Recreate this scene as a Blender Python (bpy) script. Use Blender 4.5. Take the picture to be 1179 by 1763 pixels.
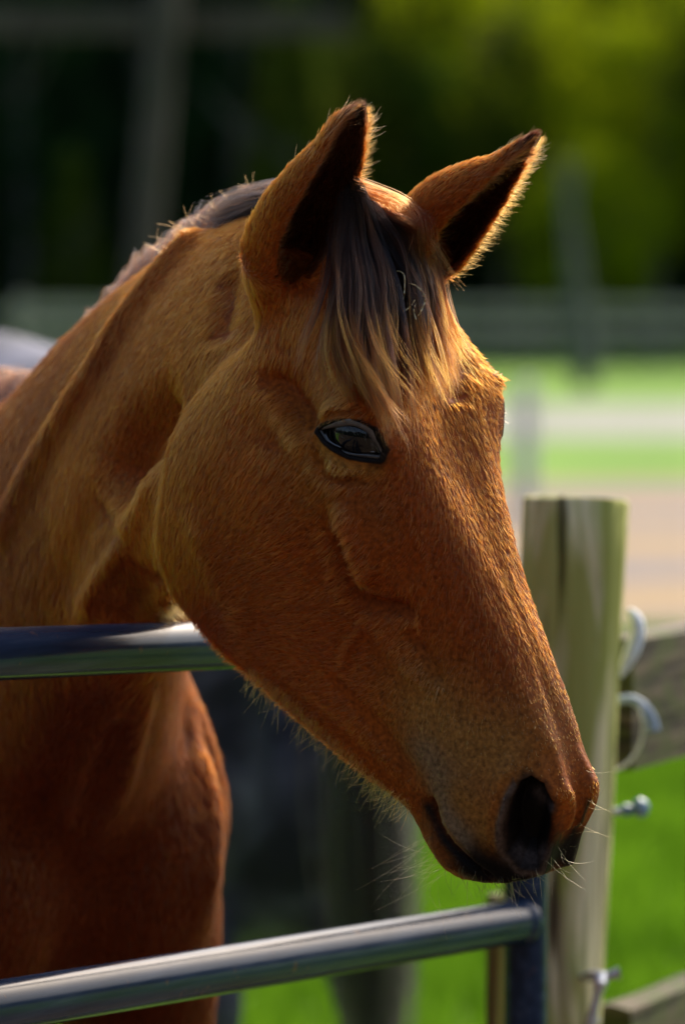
import bpy, math, random
import numpy as np
from mathutils import Vector, Matrix

FUR = True
random.seed(7)
rng = np.random.default_rng(11)
for o in list(bpy.data.objects):
    bpy.data.objects.remove(o)
scene = bpy.context.scene
COL = scene.collection

# ------------------------------------------------------------------ camera
FPX, CX, CY = 8000.0, 589.5, 881.5          # focal length and centre in photo pixels
PITCH = math.atan((CY - 500.0) / FPX)
CAM = np.array([0.0, 0.0, 1.5])
FWD = np.array([0.0, math.cos(PITCH), -math.sin(PITCH)])
UP = np.array([0.0, math.sin(PITCH), math.cos(PITCH)])
RIGHT = np.array([1.0, 0.0, 0.0])
cam_data = bpy.data.cameras.new('camera')
cam = bpy.data.objects.new('camera', cam_data)
COL.objects.link(cam)
cam.location = CAM
cam.rotation_euler = (math.pi / 2 - PITCH, 0, 0)
cam_data.sensor_fit = 'VERTICAL'
cam_data.sensor_height = 36.0
cam_data.lens = 36.0 * FPX / 1763.0
cam_data.clip_start = 0.1
cam_data.clip_end = 3000.0
cam_data.dof.use_dof = True
cam_data.dof.focus_distance = 3.86
cam_data.dof.aperture_fstop = 4.6
cam_data.dof.aperture_blades = 0
scene.camera = cam

# ------------------------------------------------------------------ light
SUN_EL, SUN_AZ = math.radians(38.0), math.radians(27.0)   # azimuth from +Y towards +X
world = bpy.data.worlds.new("World")
scene.world = world
world.use_nodes = True
wn = world.node_tree
bg = wn.nodes.get('Background') or wn.nodes.new('ShaderNodeBackground')
wo = wn.nodes.get('World Output') or wn.nodes.new('ShaderNodeOutputWorld')
wn.links.new(bg.outputs[0], wo.inputs[0])
sky = wn.nodes.new('ShaderNodeTexSky')
sky.sky_type = 'NISHITA'
sky.sun_disc = False
sky.sun_elevation = SUN_EL
sky.sun_rotation = SUN_AZ
sky.air_density = 1.0
sky.dust_density = 4.0
sky.ozone_density = 0.6
wn.links.new(sky.outputs[0], bg.inputs[0])
bg.inputs[1].default_value = 0.15
sun_d = bpy.data.lights.new('sun', 'SUN')
sun_d.energy = 3.0
sun_d.angle = math.radians(1.5)
sun_d.color = (1.0, 0.90, 0.76)
sun = bpy.data.objects.new('sun', sun_d)
COL.objects.link(sun)
sdir = Vector((math.sin(SUN_AZ) * math.cos(SUN_EL), math.cos(SUN_AZ) * math.cos(SUN_EL), math.sin(SUN_EL)))
sun.rotation_euler = sdir.to_track_quat('Z', 'Y').to_euler()
sun.location = (3, 10, 12)
vs = scene.view_settings
scene.display_settings.display_device = 'sRGB'
vs.view_transform = 'Standard'
vs.look = 'None'
vs.exposure = 0.92
vs.gamma = 1.0
vs.use_curve_mapping = False
scene.cycles.use_denoising = True
scene.cycles.max_bounces = 10
scene.cycles.transparent_max_bounces = 12
scene.cycles.sample_clamp_indirect = 4.0

# ------------------------------------------------------------------ pixel helpers (build-time measuring only)
def ray(px, py):
    return FWD + RIGHT * ((px - CX) / FPX) + UP * ((CY - py) / FPX)

def P(px, py, d):
    return CAM + ray(px, py) * d

def project(V):
    Q = V - CAM
    d = Q @ FWD
    return CX + FPX * (Q @ RIGHT) / d, CY - FPX * (Q @ UP) / d, d

def nrm(v):
    v = np.asarray(v, float)
    return v / (np.linalg.norm(v, axis=-1, keepdims=True) + 1e-12)

# ------------------------------------------------------------------ object helpers
def tag(o, label=None, cat=None, group=None, kind=None):
    if label: o['label'] = label
    if cat: o['category'] = cat
    if group: o['group'] = group
    if kind: o['kind'] = kind
    return o

def empty(name, loc=(0, 0, 0)):
    o = bpy.data.objects.new(name, None)
    o.location = loc
    o.empty_display_size = 0.1
    COL.objects.link(o)
    return o

def link(name, me, mat=None, parent=None):
    o = bpy.data.objects.new(name, me)
    COL.objects.link(o)
    if mat is not None:
        me.materials.append(mat)
    if parent is not None:
        o.parent = parent
        o.matrix_parent_inverse = Matrix.Translation(parent.location).inverted()
    return o

def mesh_np(name, V, F, mat=None, parent=None, smooth=True):
    me = bpy.data.meshes.new(name)
    V = np.asarray(V, np.float32)
    if isinstance(F, np.ndarray):
        n, k = F.shape
        me.vertices.add(len(V)); me.vertices.foreach_set('co', V.ravel())
        me.loops.add(n * k); me.loops.foreach_set('vertex_index', F.astype(np.int32).ravel())
        me.polygons.add(n)
        me.polygons.foreach_set('loop_start', np.arange(0, n * k, k, dtype=np.int32))
        me.polygons.foreach_set('loop_total', np.full(n, k, dtype=np.int32))
        me.update(calc_edges=True)
    else:
        me.from_pydata([tuple(map(float, v)) for v in V], [], F)
        me.update()
    me.polygons.foreach_set('use_smooth', np.full(len(me.polygons), smooth, dtype=bool))
    me.validate()
    return link(name, me, mat, parent)

def set_color(o, name, C, domain='POINT'):
    a = o.data.attributes.new(name, 'FLOAT_COLOR', domain)
    C = np.asarray(C, np.float32)
    if C.shape[1] == 3:
        C = np.hstack([C, np.ones((len(C), 1), np.float32)])
    a.data.foreach_set('color', C.ravel())

class MB:
    """collects boxes, tubes and lofts into one mesh"""
    def __init__(s):
        s.V = []; s.F = []
    def add(s, V, F):
        b = len(s.V)
        s.V.extend([tuple(map(float, v)) for v in V])
        s.F.extend([tuple(i + b for i in f) for f in F])
    def box(s, c, ux, uy, uz, jit=0.0):
        c = np.asarray(c, float)
        vs_ = []
        for k in (-1, 1):
            for j in (-1, 1):
                for i in (-1, 1):
                    vs_.append(c + i * np.asarray(ux) + j * np.asarray(uy) + k * np.asarray(uz) + (rng.normal(size=3) * jit if jit else 0))
        s.add(vs_, [(0, 2, 3, 1), (4, 5, 7, 6), (0, 1, 5, 4), (2, 6, 7, 3), (0, 4, 6, 2), (1, 3, 7, 5)])
    def tube(s, pts, rad, n=16, cap=True, flat=1.0):
        pts = [np.asarray(p, float) for p in pts]
        m = len(pts)
        if not hasattr(rad, '__len__'): rad = [rad] * m
        T = []
        for i in range(m):
            a = pts[max(i - 1, 0)]; b = pts[min(i + 1, m - 1)]
            T.append(nrm(b - a))
        u = np.cross(T[0], (0, 0, 1.0))
        if np.linalg.norm(u) < 1e-3: u = np.cross(T[0], (1.0, 0, 0))
        u = nrm(u)
        V = []; F = []
        for i in range(m):
            u = nrm(u - T[i] * np.dot(u, T[i]))
            w = np.cross(T[i], u)
            for k in range(n):
                a = 2 * math.pi * k / n
                V.append(pts[i] + rad[i] * (math.cos(a) * u + flat * math.sin(a) * w))
        for i in range(m - 1):
            for k in range(n):
                k2 = (k + 1) % n
                F.append((i * n + k, i * n + k2, (i + 1) * n + k2, (i + 1) * n + k))
        if cap:
            F.append(tuple(range(n - 1, -1, -1)))
            F.append(tuple((m - 1) * n + k for k in range(n)))
        s.add(V, F)
    def build(s, name, mat, parent=None, smooth=True, bevel=0.0):
        o = mesh_np(name, np.array(s.V), s.F, mat, parent, smooth)
        if bevel:
            md = o.modifiers.new('bevel', 'BEVEL'); md.width = bevel; md.segments = 2; md.limit_method = 'ANGLE'
        if smooth:
            md = o.modifiers.new('split', 'EDGE_SPLIT'); md.split_angle = math.radians(40)
        return o

# ------------------------------------------------------------------ materials
def new_mat(name):
    m = bpy.data.materials.new(name)
    m.use_nodes = True
    nt = m.node_tree
    for n in list(nt.nodes): nt.nodes.remove(n)
    out = nt.nodes.new('ShaderNodeOutputMaterial')
    return m, nt, out

def N(nt, t, **kw):
    n = nt.nodes.new(t)
    for k, v in kw.items():
        if k.startswith('_'):
            setattr(n, k[1:], v)
        else:
            key = k.replace('__', ' ')
            n.inputs[int(key[1:]) if key[0] == 'i' and key[1:].isdigit() else key].default_value = v
    return n

def ramp(nt, fac, stops, interp='LINEAR'):
    r = nt.nodes.new('ShaderNodeValToRGB')
    r.color_ramp.interpolation = interp
    while len(r.color_ramp.elements) < len(stops): r.color_ramp.elements.new(0.5)
    for e, (p, c) in zip(r.color_ramp.elements, stops):
        e.position = p
        e.color = (*c, 1) if len(c) == 3 else c
    nt.links.new(fac, r.inputs[0])
    return r

def pbr(name, stops, scale=(8, 8, 8), detail=6, rough=(0.5, 0.8), bump=0.2, bump_dist=0.002, metallic=0.0, coat=0.0, spec=0.5, distortion=0.4):
    m, nt, out = new_mat(name)
    b = N(nt, 'ShaderNodeBsdfPrincipled')
    tc = N(nt, 'ShaderNodeTexCoord'); mp = N(nt, 'ShaderNodeMapping')
    mp.inputs['Scale'].default_value = scale
    nt.links.new(tc.outputs['Object'], mp.inputs[0])
    nz = N(nt, 'ShaderNodeTexNoise'); nz.inputs['Scale'].default_value = 1.0
    nz.inputs['Detail'].default_value = detail; nz.inputs['Distortion'].default_value = distortion
    nt.links.new(mp.outputs[0], nz.inputs['Vector'])
    cr = ramp(nt, nz.outputs[0], stops)
    nt.links.new(cr.outputs[0], b.inputs['Base Color'])
    rr = N(nt, 'ShaderNodeMapRange'); rr.inputs[3].default_value = rough[0]; rr.inputs[4].default_value = rough[1]
    nt.links.new(nz.outputs[0], rr.inputs[0]); nt.links.new(rr.outputs[0], b.inputs['Roughness'])
    b.inputs['Metallic'].default_value = metallic
    b.inputs['Coat Weight'].default_value = coat
    b.inputs['Specular IOR Level'].default_value = spec
    if bump:
        bp = N(nt, 'ShaderNodeBump'); bp.inputs['Strength'].default_value = bump; bp.inputs['Distance'].default_value = bump_dist
        nt.links.new(nz.outputs[0], bp.inputs['Height']); nt.links.new(bp.outputs[0], b.inputs['Normal'])
    nt.links.new(b.outputs[0], out.inputs[0])
    return m

# ------------------------------------------------------------------ mesh processing
def catmull(A, n, closed=False, axis=0):
    """resample array of control points along axis 0 with n segments each"""
    A = np.asarray(A, float)
    m = len(A)
    if closed:
        idx = lambda i: i % m
        segs = m
    else:
        A = np.concatenate([2 * A[:1] - A[1:2], A, 2 * A[-1:] - A[-2:-1]])
        segs = m - 1
    out = []
    for s in range(segs):
        if closed:
            p0, p1, p2, p3 = A[idx(s - 1)], A[idx(s)], A[idx(s + 1)], A[idx(s + 2)]
        else:
            p0, p1, p2, p3 = A[s], A[s + 1], A[s + 2], A[s + 3]
        for k in range(n):
            t = k / n
            out.append(0.5 * (2 * p1 + (p2 - p0) * t + (2 * p0 - 5 * p1 + 4 * p2 - p3) * t * t + (3 * p1 - p0 - 3 * p2 + p3) * t ** 3))
    if not closed: out.append(A[-2])
    return np.array(out)

def loft(rings, nu, nv):
    """rings: (m, k, 3) control rings -> closed capped triangle/quad mesh"""
    R = catmull(rings, nu)                      # along
    R = np.swapaxes(catmull(np.swapaxes(R, 0, 1), nv, closed=True), 0, 1)
    m, k = R.shape[:2]
    V = R.reshape(-1, 3)
    i, j = np.meshgrid(np.arange(m - 1), np.arange(k), indexing='ij')
    j2 = (j + 1) % k
    F = np.stack([i * k + j, i * k + j2, (i + 1) * k + j2, (i + 1) * k + j], -1).reshape(-1, 4)
    T = np.concatenate([F[:, [0, 1, 2]], F[:, [0, 2, 3]]])
    c0, c1 = R[0].mean(0), R[-1].mean(0)
    V = np.vstack([V, c0, c1])
    a = np.arange(k); b = (a + 1) % k
    T = np.vstack([T, np.stack([b, a, np.full(k, m * k)], 1), np.stack([(m - 1) * k + a, (m - 1) * k + b, np.full(k, m * k + 1)], 1)])
    return V, T

def ellipse_rings(st, k=12):
    """st: list of (center, upvec*a, sidevec*b)"""
    R = []
    for c, a, b in st:
        ang = 2 * np.pi * np.arange(k) / k
        R.append(np.asarray(c) + np.cos(ang)[:, None] * np.asarray(a) + np.sin(ang)[:, None] * np.asarray(b))
    return np.array(R)

def tube_rings(pts, rad, flat=None):
    pts = np.asarray(pts, float); m = len(pts)
    st = []
    u = None
    for i in range(m):
        t = nrm(pts[min(i + 1, m - 1)] - pts[max(i - 1, 0)])
        if u is None:
            u = np.cross(t, (0.3, 1.0, 0.1)); u = nrm(u)
        u = nrm(u - t * np.dot(u, t)); w = np.cross(t, u)
        f = 1.0 if flat is None else flat[i]
        st.append((pts[i], u * rad[i], w * rad[i] * f))
    return ellipse_rings(st)

def orient(V, T):
    """make outward facing by signed volume"""
    a, b, c = V[T[:, 0]], V[T[:, 1]], V[T[:, 2]]
    return T if np.einsum('ij,ij->i', a - V.mean(0), np.cross(b - V.mean(0), c - V.mean(0))).sum() > 0 else T[:, ::-1]

def fuse(pieces, voxel):
    Vs = []; Ts = []; b = 0
    for V, T in pieces:
        T = orient(V, T)
        Vs.append(V); Ts.append(T + b); b += len(V)
    o = mesh_np('tmp', np.vstack(Vs), np.vstack(Ts))
    md = o.modifiers.new('r', 'REMESH'); md.mode = 'VOXEL'; md.voxel_size = voxel; md.adaptivity = 0
    dg = bpy.context.evaluated_depsgraph_get(); dg.update()
    e = o.evaluated_get(dg); me = e.to_mesh()
    V = np.empty(len(me.vertices) * 3, np.float32); me.vertices.foreach_get('co', V)
    me.calc_loop_triangles()
    T = np.empty(len(me.loop_triangles) * 3, np.int32); me.loop_triangles.foreach_get('vertices', T)
    e.to_mesh_clear()
    me0 = o.data
    bpy.data.objects.remove(o); bpy.data.meshes.remove(me0)
    return V.reshape(-1, 3).astype(float), T.reshape(-1, 3)

def edges_of(T):
    E = np.sort(np.concatenate([T[:, [0, 1]], T[:, [1, 2]], T[:, [2, 0]]]), 1).astype(np.int64)
    key = E[:, 0] * (T.max() + 1) + E[:, 1]
    k, first, inv = np.unique(key, return_index=True, return_inverse=True)
    return E[first], inv

def laplace(V, E, it, lam=0.5, mu=-0.52, w=None):
    n = len(V)
    deg = np.bincount(E.ravel(), minlength=n).astype(float)[:, None]
    for i in range(it):
        for s in ((lam, mu) if mu else (lam,)):
            S = np.stack([np.bincount(E[:, 0], V[E[:, 1], c], n) + np.bincount(E[:, 1], V[E[:, 0], c], n) for c in range(3)], 1)
            D = S / deg - V
            V = V + s * D * (1 if w is None else w[:, None])
    return V

def normals(V, T):
    fn = np.cross(V[T[:, 1]] - V[T[:, 0]], V[T[:, 2]] - V[T[:, 0]])
    Nn = np.stack([sum(np.bincount(T[:, k], fn[:, c], len(V)) for k in range(3)) for c in range(3)], 1)
    return nrm(Nn)

def refine(V, T, sel, maxlen):
    E, inv = edges_of(T)
    L = np.linalg.norm(V[E[:, 0]] - V[E[:, 1]], axis=1)
    sp = sel[E[:, 0]] & sel[E[:, 1]] & (L > maxlen)
    mid = np.full(len(E), -1); mid[sp] = len(V) + np.arange(sp.sum())
    V2 = np.vstack([V, 0.5 * (V[E[sp, 0]] + V[E[sp, 1]])])
    M = mid[inv].reshape(3, -1).T                   # mids of edges 01,12,20
    n = (M >= 0).sum(1)
    out = [T[n == 0]]
    t, m = T[n == 3], M[n == 3]
    out += [np.stack([t[:, 0], m[:, 0], m[:, 2]], 1), np.stack([m[:, 0], t[:, 1], m[:, 1]], 1), np.stack([m[:, 2], m[:, 1], t[:, 2]], 1), m]
    for r in range(3):
        a, b, c = r, (r + 1) % 3, (r + 2) % 3
        s = (n == 1) & (M[:, a] >= 0); t, m = T[s], M[s]
        out += [np.stack([t[:, a], m[:, a], t[:, c]], 1), np.stack([m[:, a], t[:, b], t[:, c]], 1)]
        s = (n == 2) & (M[:, c] < 0); t, m = T[s], M[s]     # edges ab and bc split
        out += [np.stack([m[:, a], t[:, b], m[:, b]], 1), np.stack([t[:, a], m[:, a], m[:, b]], 1), np.stack([t[:, a], m[:, b], t[:, c]], 1)]
    return V2, np.vstack(out)

def seg_dist(V, path):
    """distance to polyline and parameter 0..1 along it"""
    path = np.asarray(path, float)
    best = np.full(len(V), 1e9); par = np.zeros(len(V))
    m = len(path) - 1
    for i in range(m):
        a, b = path[i], path[i + 1]
        ab = b - a
        t = np.clip((V - a) @ ab / (ab @ ab + 1e-12), 0, 1)
        d = np.linalg.norm(V - (a + t[:, None] * ab), axis=1)
        q = d < best
        best[q] = d[q]; par[q] = (i + t[q]) / m
    return best, par

def sstep(x, a, b):
    t = np.clip((x - a) / (b - a), 0, 1)
    return t * t * (3 - 2 * t)

# ------------------------------------------------------------------ head frame of the bay horse
C0 = P(600, 850, 3.95)
A_AX = nrm(np.array([0.29, -0.10, -0.95]))
L_AX = np.array([-0.60, -0.80, -0.10]); L_AX = nrm(L_AX - A_AX * (L_AX @ A_AX))
F_AX = np.cross(A_AX, L_AX)
if F_AX[0] < 0: F_AX = -F_AX

def PL(px, py, l):
    r = ray(px, py)
    t = (l + (C0 - CAM) @ L_AX) / (r @ L_AX)
    return CAM + r * t

def mirror(p):
    p = np.asarray(p, float)
    return p - 2 * ((p - C0) @ L_AX)[..., None] * L_AX

HEAD = [
 [(635,352,0),(586,395,3.5),(527,455,6),(464,530,6.6),(410,600,6.3),(360,650,5.5),(315,700,4),(335,725,0)],
 [(670,450,0),(623,475,3.8),(564,520,7.2),(495,580,8),(425,650,8.2),(355,710,7.5),(292,765,5.5),(335,800,0)],
 [(701,560,0),(652,580,4.4),(594,612,8.4),(525,665,9),(450,730,9.2),(360,790,9),(276,850,6),(340,880,0)],
 [(751,680,0),(701,695,4.8),(641,718,9.2),(583,760,9.9),(500,820,9.6),(390,880,9.4),(270,935,6),(370,960,0)],
 [(790,800,0),(745,815,4.2),(693,840,7),(633,872,8.4),(540,920,8.8),(420,970,8.8),(302,1022,5.5),(400,1040,0)],
 [(832,905,0),(791,920,3.5),(746,942,5.5),(685,975,6.8),(600,1010,7.2),(480,1055,7.4),(370,1103,4.8),(460,1110,0)],
 [(874,1015,0),(837,1030,3),(792,1048,4.6),(727,1080,5.6),(640,1115,5.6),(540,1150,5.3),(455,1180,3.8),(530,1190,0)],
 [(914,1115,0),(880,1128,2.8),(831,1148,4.2),(768,1180,5),(690,1210,5),(610,1240,4.5),(545,1264,3.2),(600,1270,0)],
 [(943,1205,0),(912,1218,2.8),(865,1238,4.2),(808,1265,4.8),(740,1290,4.8),(675,1315,4.1),(622,1330,2.8),(670,1340,0)],
 [(972,1285,0),(948,1298,2.34),(905,1318,4.03),(848,1345,4.78),(790,1365,5.1),(740,1382,4.2),(698,1388,2.9),(740,1400,0)],
 [(988,1365,0),(970,1378,2.5),(922,1400,4.37),(860,1425,4.88),(805,1440,4.9),(762,1450,4.2),(735,1452,2.9),(770,1470,0)],
 [(971,1440,0),(949,1455,2.26),(907,1475,3.78),(862,1488,4.14),(815,1495,4.3),(784,1496,3.6),(760,1490,2.4),(790,1500,0)],
 [(951,1500,0),(934,1508,2.2),(903,1516,3.3),(867,1522,3.4),(838,1522,3.3),(812,1518,2.6),(792,1512,1.7),(815,1515,0)],
]
rings = []
for r in HEAD:
    near = [PL(x, y, l / 100) for x, y, l in r]
    far = [mirror(p) for p in near[1:-1]][::-1]
    rings.append(near + far)
pieces = [loft(np.array(rings), 12, 12)]

# ears: open leaf with thickness
def ear(stations, O, kdepth=0.95, thick=0.0062):
    """stations: (centre, radius, half opening arc in degrees)"""
    c = catmull(np.array([s[0] for s in stations]), 5)
    rr = catmull(np.array([[s[1], s[2]] for s in stations]), 5)
    m = len(c); n = 20
    V = []
    for i in range(m):
        t = nrm(c[min(i + 1, m - 1)] - c[max(i - 1, 0)])
        o = nrm(O - t * (O @ t)); w = np.cross(t, o)
        R, ph = rr[i, 0], math.radians(rr[i, 1])
        R *= .93; ro = R; ri = max(R - thick, R * 0.35)
        a = np.linspace(-ph, ph, n)
        outer = c[i] + (-o * kdepth * np.cos(a)[:, None] + w * np.sin(a)[:, None]) * ro
        inner = c[i] + (-o * kdepth * np.cos(a)[:, None] + w * np.sin(a)[:, None]) * ri
        V.append(np.vstack([outer, inner[::-1]]))
    V = np.array(V); k = 2 * n
    W = V.reshape(-1, 3)
    i, j = np.meshgrid(np.arange(m - 1), np.arange(k), indexing='ij'); j2 = (j + 1) % k
    F = np.stack([i * k + j, i * k + j2, (i + 1) * k + j2, (i + 1) * k + j], -1).reshape(-1, 4)
    T = np.concatenate([F[:, [0, 1, 2]], F[:, [0, 2, 3]]])
    caps = []
    for base in (0, (m - 1) * k):
        for q in range(n - 1):
            a0, a1, b0, b1 = base + q, base + q + 1, base + k - 1 - q, base + k - 2 - q
            if base == 0: caps += [(a0, b0, b1), (a0, b1, a1)]
            else: caps += [(a0, b1, b0), (a0, a1, b1)]
    return W, np.vstack([T, np.array(caps)])

O_N = nrm(np.array([0.62, -0.76, -0.10])); O_F = nrm(np.array([0.66, -0.64, -0.36]))
NEAR_EAR = [(PL(482, 560, .045), .022, 172), (PL(484, 505, .050), .032, 166), (PL(490, 447, .056), .041, 150), (PL(512, 385, .058), .0395, 132),
            (PL(550, 323, .058), .0345, 122), (PL(580, 272, .056), .0265, 116), (PL(599, 226, .053), .0195, 112), (PL(614, 198, .051), .0120, 110), (PL(624, 180, .050), .004, 110)]
FAR_EAR = [(PL(655, 500, -.045), .030, 172), (PL(690, 455, -.050), .037, 166), (PL(735, 412, -.054), .0415, 148), (PL(782, 362, -.058), .0385, 132),
           (PL(827, 326, -.060), .030, 124), (PL(859, 302, -.060), .0215, 118), (PL(885, 275, -.060), .0148, 114), (PL(905, 253, -.060), .0098, 112), (PL(926, 231, -.060), .0045, 110)]
pieces.append(ear(NEAR_EAR, O_N)); pieces.append(ear(FAR_EAR, O_F))

# neck
def ring_px(crest, vent, dc, dv, b, side):
    """ellipse from crest and ventral pixels; b = half width, side = direction"""
    p, q = P(*crest, dc), P(*vent, dv)
    return ((p + q) / 2, (p - q) / 2, nrm(np.asarray(side, float)) * b)
NECK = [ring_px((610, 352), (395, 860), 3.97, 3.98, .050, L_AX),
        ring_px((520, 352), (335, 960), 4.02, 4.02, .058, L_AX),
        ring_px((400, 385), (290, 1040), 4.12, 4.10, .070, (-.70, -.70, -.05)),
        ring_px((275, 455), (255, 1085), 4.26, 4.15, .080, (-.78, -.60, 0)),
        ring_px((165, 555), (225, 1165), 4.40, 4.22, .092, (-.84, -.52, 0)),
        ring_px((75, 665), (190, 1290), 4.55, 4.30, .112, (-.88, -.47, 0)),
        ring_px((0, 700), (150, 1450), 4.75, 4.40, .140, (-.90, -.42, 0)),
        ring_px((-110, 690), (110, 1600), 4.98, 4.55, .165, (-.90, -.42, 0))]
pieces.append(loft(ellipse_rings(NECK), 8, 4))

# trunk and legs
Z = np.array([0, 0, 1.0])
def blob(c, r, ax=None):
    rs = []
    for t in np.linspace(-0.98, 0.98, 9):
        q = math.sqrt(1 - t * t)
        rs.append((np.asarray(c) + ax[0] * r[0] * t, ax[1] * r[1] * q, ax[2] * r[2] * q))
    return loft(ellipse_rings(rs), 3, 3)
def make_frame(B0, TR, SD):
    return lambda t, s, z: B0 + TR * t + SD * s + Z * z
def horse_body(B0, TR, SD):
    """TR points to the rear, SD to the horse's left"""
    B = make_frame(B0, TR, SD); out = []
    trunk = [(B(-.03, 0, .98), Z * .08, SD * .08), (B(.02, 0, .98), Z * .14, SD * .135), (B(.12, 0, 1.02), Z * .21, SD * .165), (B(.30, 0, 1.09), Z * .29, SD * .20),
             (B(.52, 0, 1.12), Z * .32, SD * .225), (B(.80, 0, 1.10), Z * .31, SD * .26), (B(1.10, 0, 1.11), Z * .29, SD * .27), (B(1.35, 0, 1.14), Z * .27, SD * .25),
             (B(1.55, 0, 1.17), Z * .22, SD * .21), (B(1.68, 0, 1.18), Z * .12, SD * .12)]
    out.append(loft(ellipse_rings(trunk), 6, 4))
    AX = (Z, SD, TR)
    for s in (-1, 1):
        out.append(blob(B(.035, .088 * s, .945), (.150, .088, .100), AX))   # breast
        out.append(blob(B(.18, .150 * s, .96), (.18, .070, .13), AX))       # shoulder
        out.append(blob(B(1.42, .13 * s, 1.05), (.29, .12, .22), AX))       # haunch
        out.append(loft(tube_rings([B(.17, .12 * s, 1.12), B(.16, .13 * s, 1.04), B(.14, .14 * s, .94), B(.13, .145 * s, .82), B(.13, .14 * s, .68), B(.12, .135 * s, .52), B(.11, .13 * s, .43), B(.11, .13 * s, .36), B(.11, .13 * s, .18),
             B(.11, .13 * s, .13), B(.08, .13 * s, .07), B(.06, .13 * s, .045), B(.05, .13 * s, .0)],
            [.02, .06, .088, .085, .068, .048, .045, .033, .030, .036, .034, .046, .058]), 4, 2))
        out.append(loft(tube_rings([B(1.36, .10 * s, 1.22), B(1.37, .12 * s, 1.12), B(1.38, .14 * s, 1.0), B(1.37, .14 * s, .85), B(1.43, .14 * s, .68), B(1.52, .135 * s, .55), B(1.56, .13 * s, .47), B(1.54, .13 * s, .40), B(1.52, .13 * s, .2),
             B(1.50, .13 * s, .13), B(1.47, .13 * s, .07), B(1.45, .13 * s, .045), B(1.44, .13 * s, .0)],
            [.04, .12, .155, .135, .098, .068, .056, .040, .034, .038, .035, .047, .058]), 4, 2))
    return out
TR = nrm(np.array([-0.50, 0.85, 0.0])); SD = np.array([0.85, 0.50, 0.0]); B0 = np.array([-0.262, 4.46, 0.0])
pieces += horse_body(B0, TR, SD)
pieces.append(loft(tube_rings([P(200, 1120, 4.55), P(245, 1200, 4.56), P(285, 1290, 4.58), P(315, 1400, 4.60), P(325, 1500, 4.60)], [.045, .052, .052, .050, .040]), 4, 2))

V, T = fuse(pieces, 0.0042)
E, _ = edges_of(T)
V = laplace(V, E, 4)
px, py, dep = project(V)
lat = (V - C0) @ L_AX
ax = (V - C0) @ A_AX
HEADM = (px > 255) & (px < 1060) & (py > 150) & (py < 1560) & (dep < 4.25)
# smooth the joins of neck, ears and head a little more
neckz = np.exp(-(np.minimum(seg_dist(V, [PL(480, 470, .07), PL(420, 560, .07), PL(380, 620, .06)])[0], seg_dist(V, mirror(np.array([PL(480, 470, .07), PL(420, 560, .07), PL(380, 620, .06)])))[0]) / .036) ** 2)
V = laplace(V, E, 30, 0.6, 0, neckz)
earz = ((py < 470) & (px > 400) & (dep < 4.2)).astype(float)
V = laplace(V, E, 3, 0.6, -0.45, earz)
lowneck = sstep(dep, 4.12, 4.3)
V = laplace(V, E, 60, 0.6, 0, lowneck)
V, T = refine(V, T, HEADM, 0.003)
E, _ = edges_of(T)
V = laplace(V, E, 2)
NEARM = None

# ---- surface picking and sculpting
class Surf:
    def __init__(s): s.update()
    def update(s):
        s.N = normals(V, T)
        s.px, s.py, s.d = project(V)
        s.front = (s.N @ FWD) < 0.1
    def pick(s, x, y, rad=7):
        m = s.front & (abs(s.px - x) < rad) & (abs(s.py - y) < rad)
        ids = np.nonzero(m)[0]
        if len(ids) == 0:
            return s.pick(x, y, rad * 2) if rad < 80 else P(x, y, 3.95)
        return V[ids[np.argmin(s.d[ids] + 0.0005 * np.hypot(s.px[ids] - x, s.py[ids] - y))]]
    def path(s, pts):
        return np.array([s.pick(x, y) for x, y in pts])
S = Surf()

def sculpt(pts, h, r, both=True, taper=True, direction=None, fine=6):
    h = h * 1.25
    """raise (h>0) or sink (h<0) the surface along a polyline; metres"""
    global V
    p = S.path(pts) if len(pts) > 1 else np.vstack([S.pick(*pts[0]), S.pick(*pts[0]) + 1e-5])
    if len(pts) > 2: p = catmull(p, fine)
    hs = h if hasattr(h, '__len__') else None
    for q in ((p, mirror(p)) if both else (p,)):
        lo, hi = q.min(0) - 3 * r, q.max(0) + 3 * r
        m = np.nonzero(((V > lo) & (V < hi)).all(1))[0]
        d, t = seg_dist(V[m], q)
        w = np.exp(-(d / r) ** 2)
        if len(pts) > 2 and taper: w = w * np.clip(np.minimum(t, 1 - t) * 5, 0.15, 1)
        D = S.N[m] if direction is None else (direction if q is p else direction - 2 * (direction @ L_AX) * L_AX)[None]
        V[m] += D * (w * h)[:, None]

# --- face planes and bony landmarks
sculpt([(432,650),(470,655),(510,690),(530,720),(545,745)], -0.0105, .011)      # hollow behind and above the eye
sculpt([(505,640),(480,600)], -0.003, .016)
sculpt([(548,722),(580,702),(620,698),(650,715)], 0.0045, .009)       # brow
sculpt([(552,722),(580,708),(615,706),(642,722)], -0.0030, .0035)
sculpt([(556,782),(585,803),(620,806),(650,800)], 0.0034, .007)                  # lower lid pad
sculpt([(538,768),(555,803),(585,826),(625,824)], -0.0042, .0045)                # fold beneath it
sculpt([(585,850),(605,910),(625,965),(640,1010)], 0.0095, .012)                # facial crest
sculpt([(560,880),(585,950),(610,1010),(640,1040),(690,1052),(720,1045)], -0.0095, .009)
sculpt([(660,880),(690,960),(720,1010)], -0.0025, .018)
sculpt([(690,1075),(730,1120),(750,1160),(745,1180)], -0.0045, .007)
sculpt([(620,1050),(680,1120),(740,1190)], 0.0030, .010)
sculpt([(700,850),(712,900),(735,960),(742,1010)], 0.0016, .0035)
sculpt([(742,1010),(722,1060),(735,1120),(765,1180)], 0.0018, .0035)
sculpt([(640,1060),(600,1110),(585,1160)], 0.0015, .004)
sculpt([(800,1100),(790,1180),(800,1260)], -0.0018, .010)
sculpt([(470,700),(500,730),(520,790)], 0.0030, .014)
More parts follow.
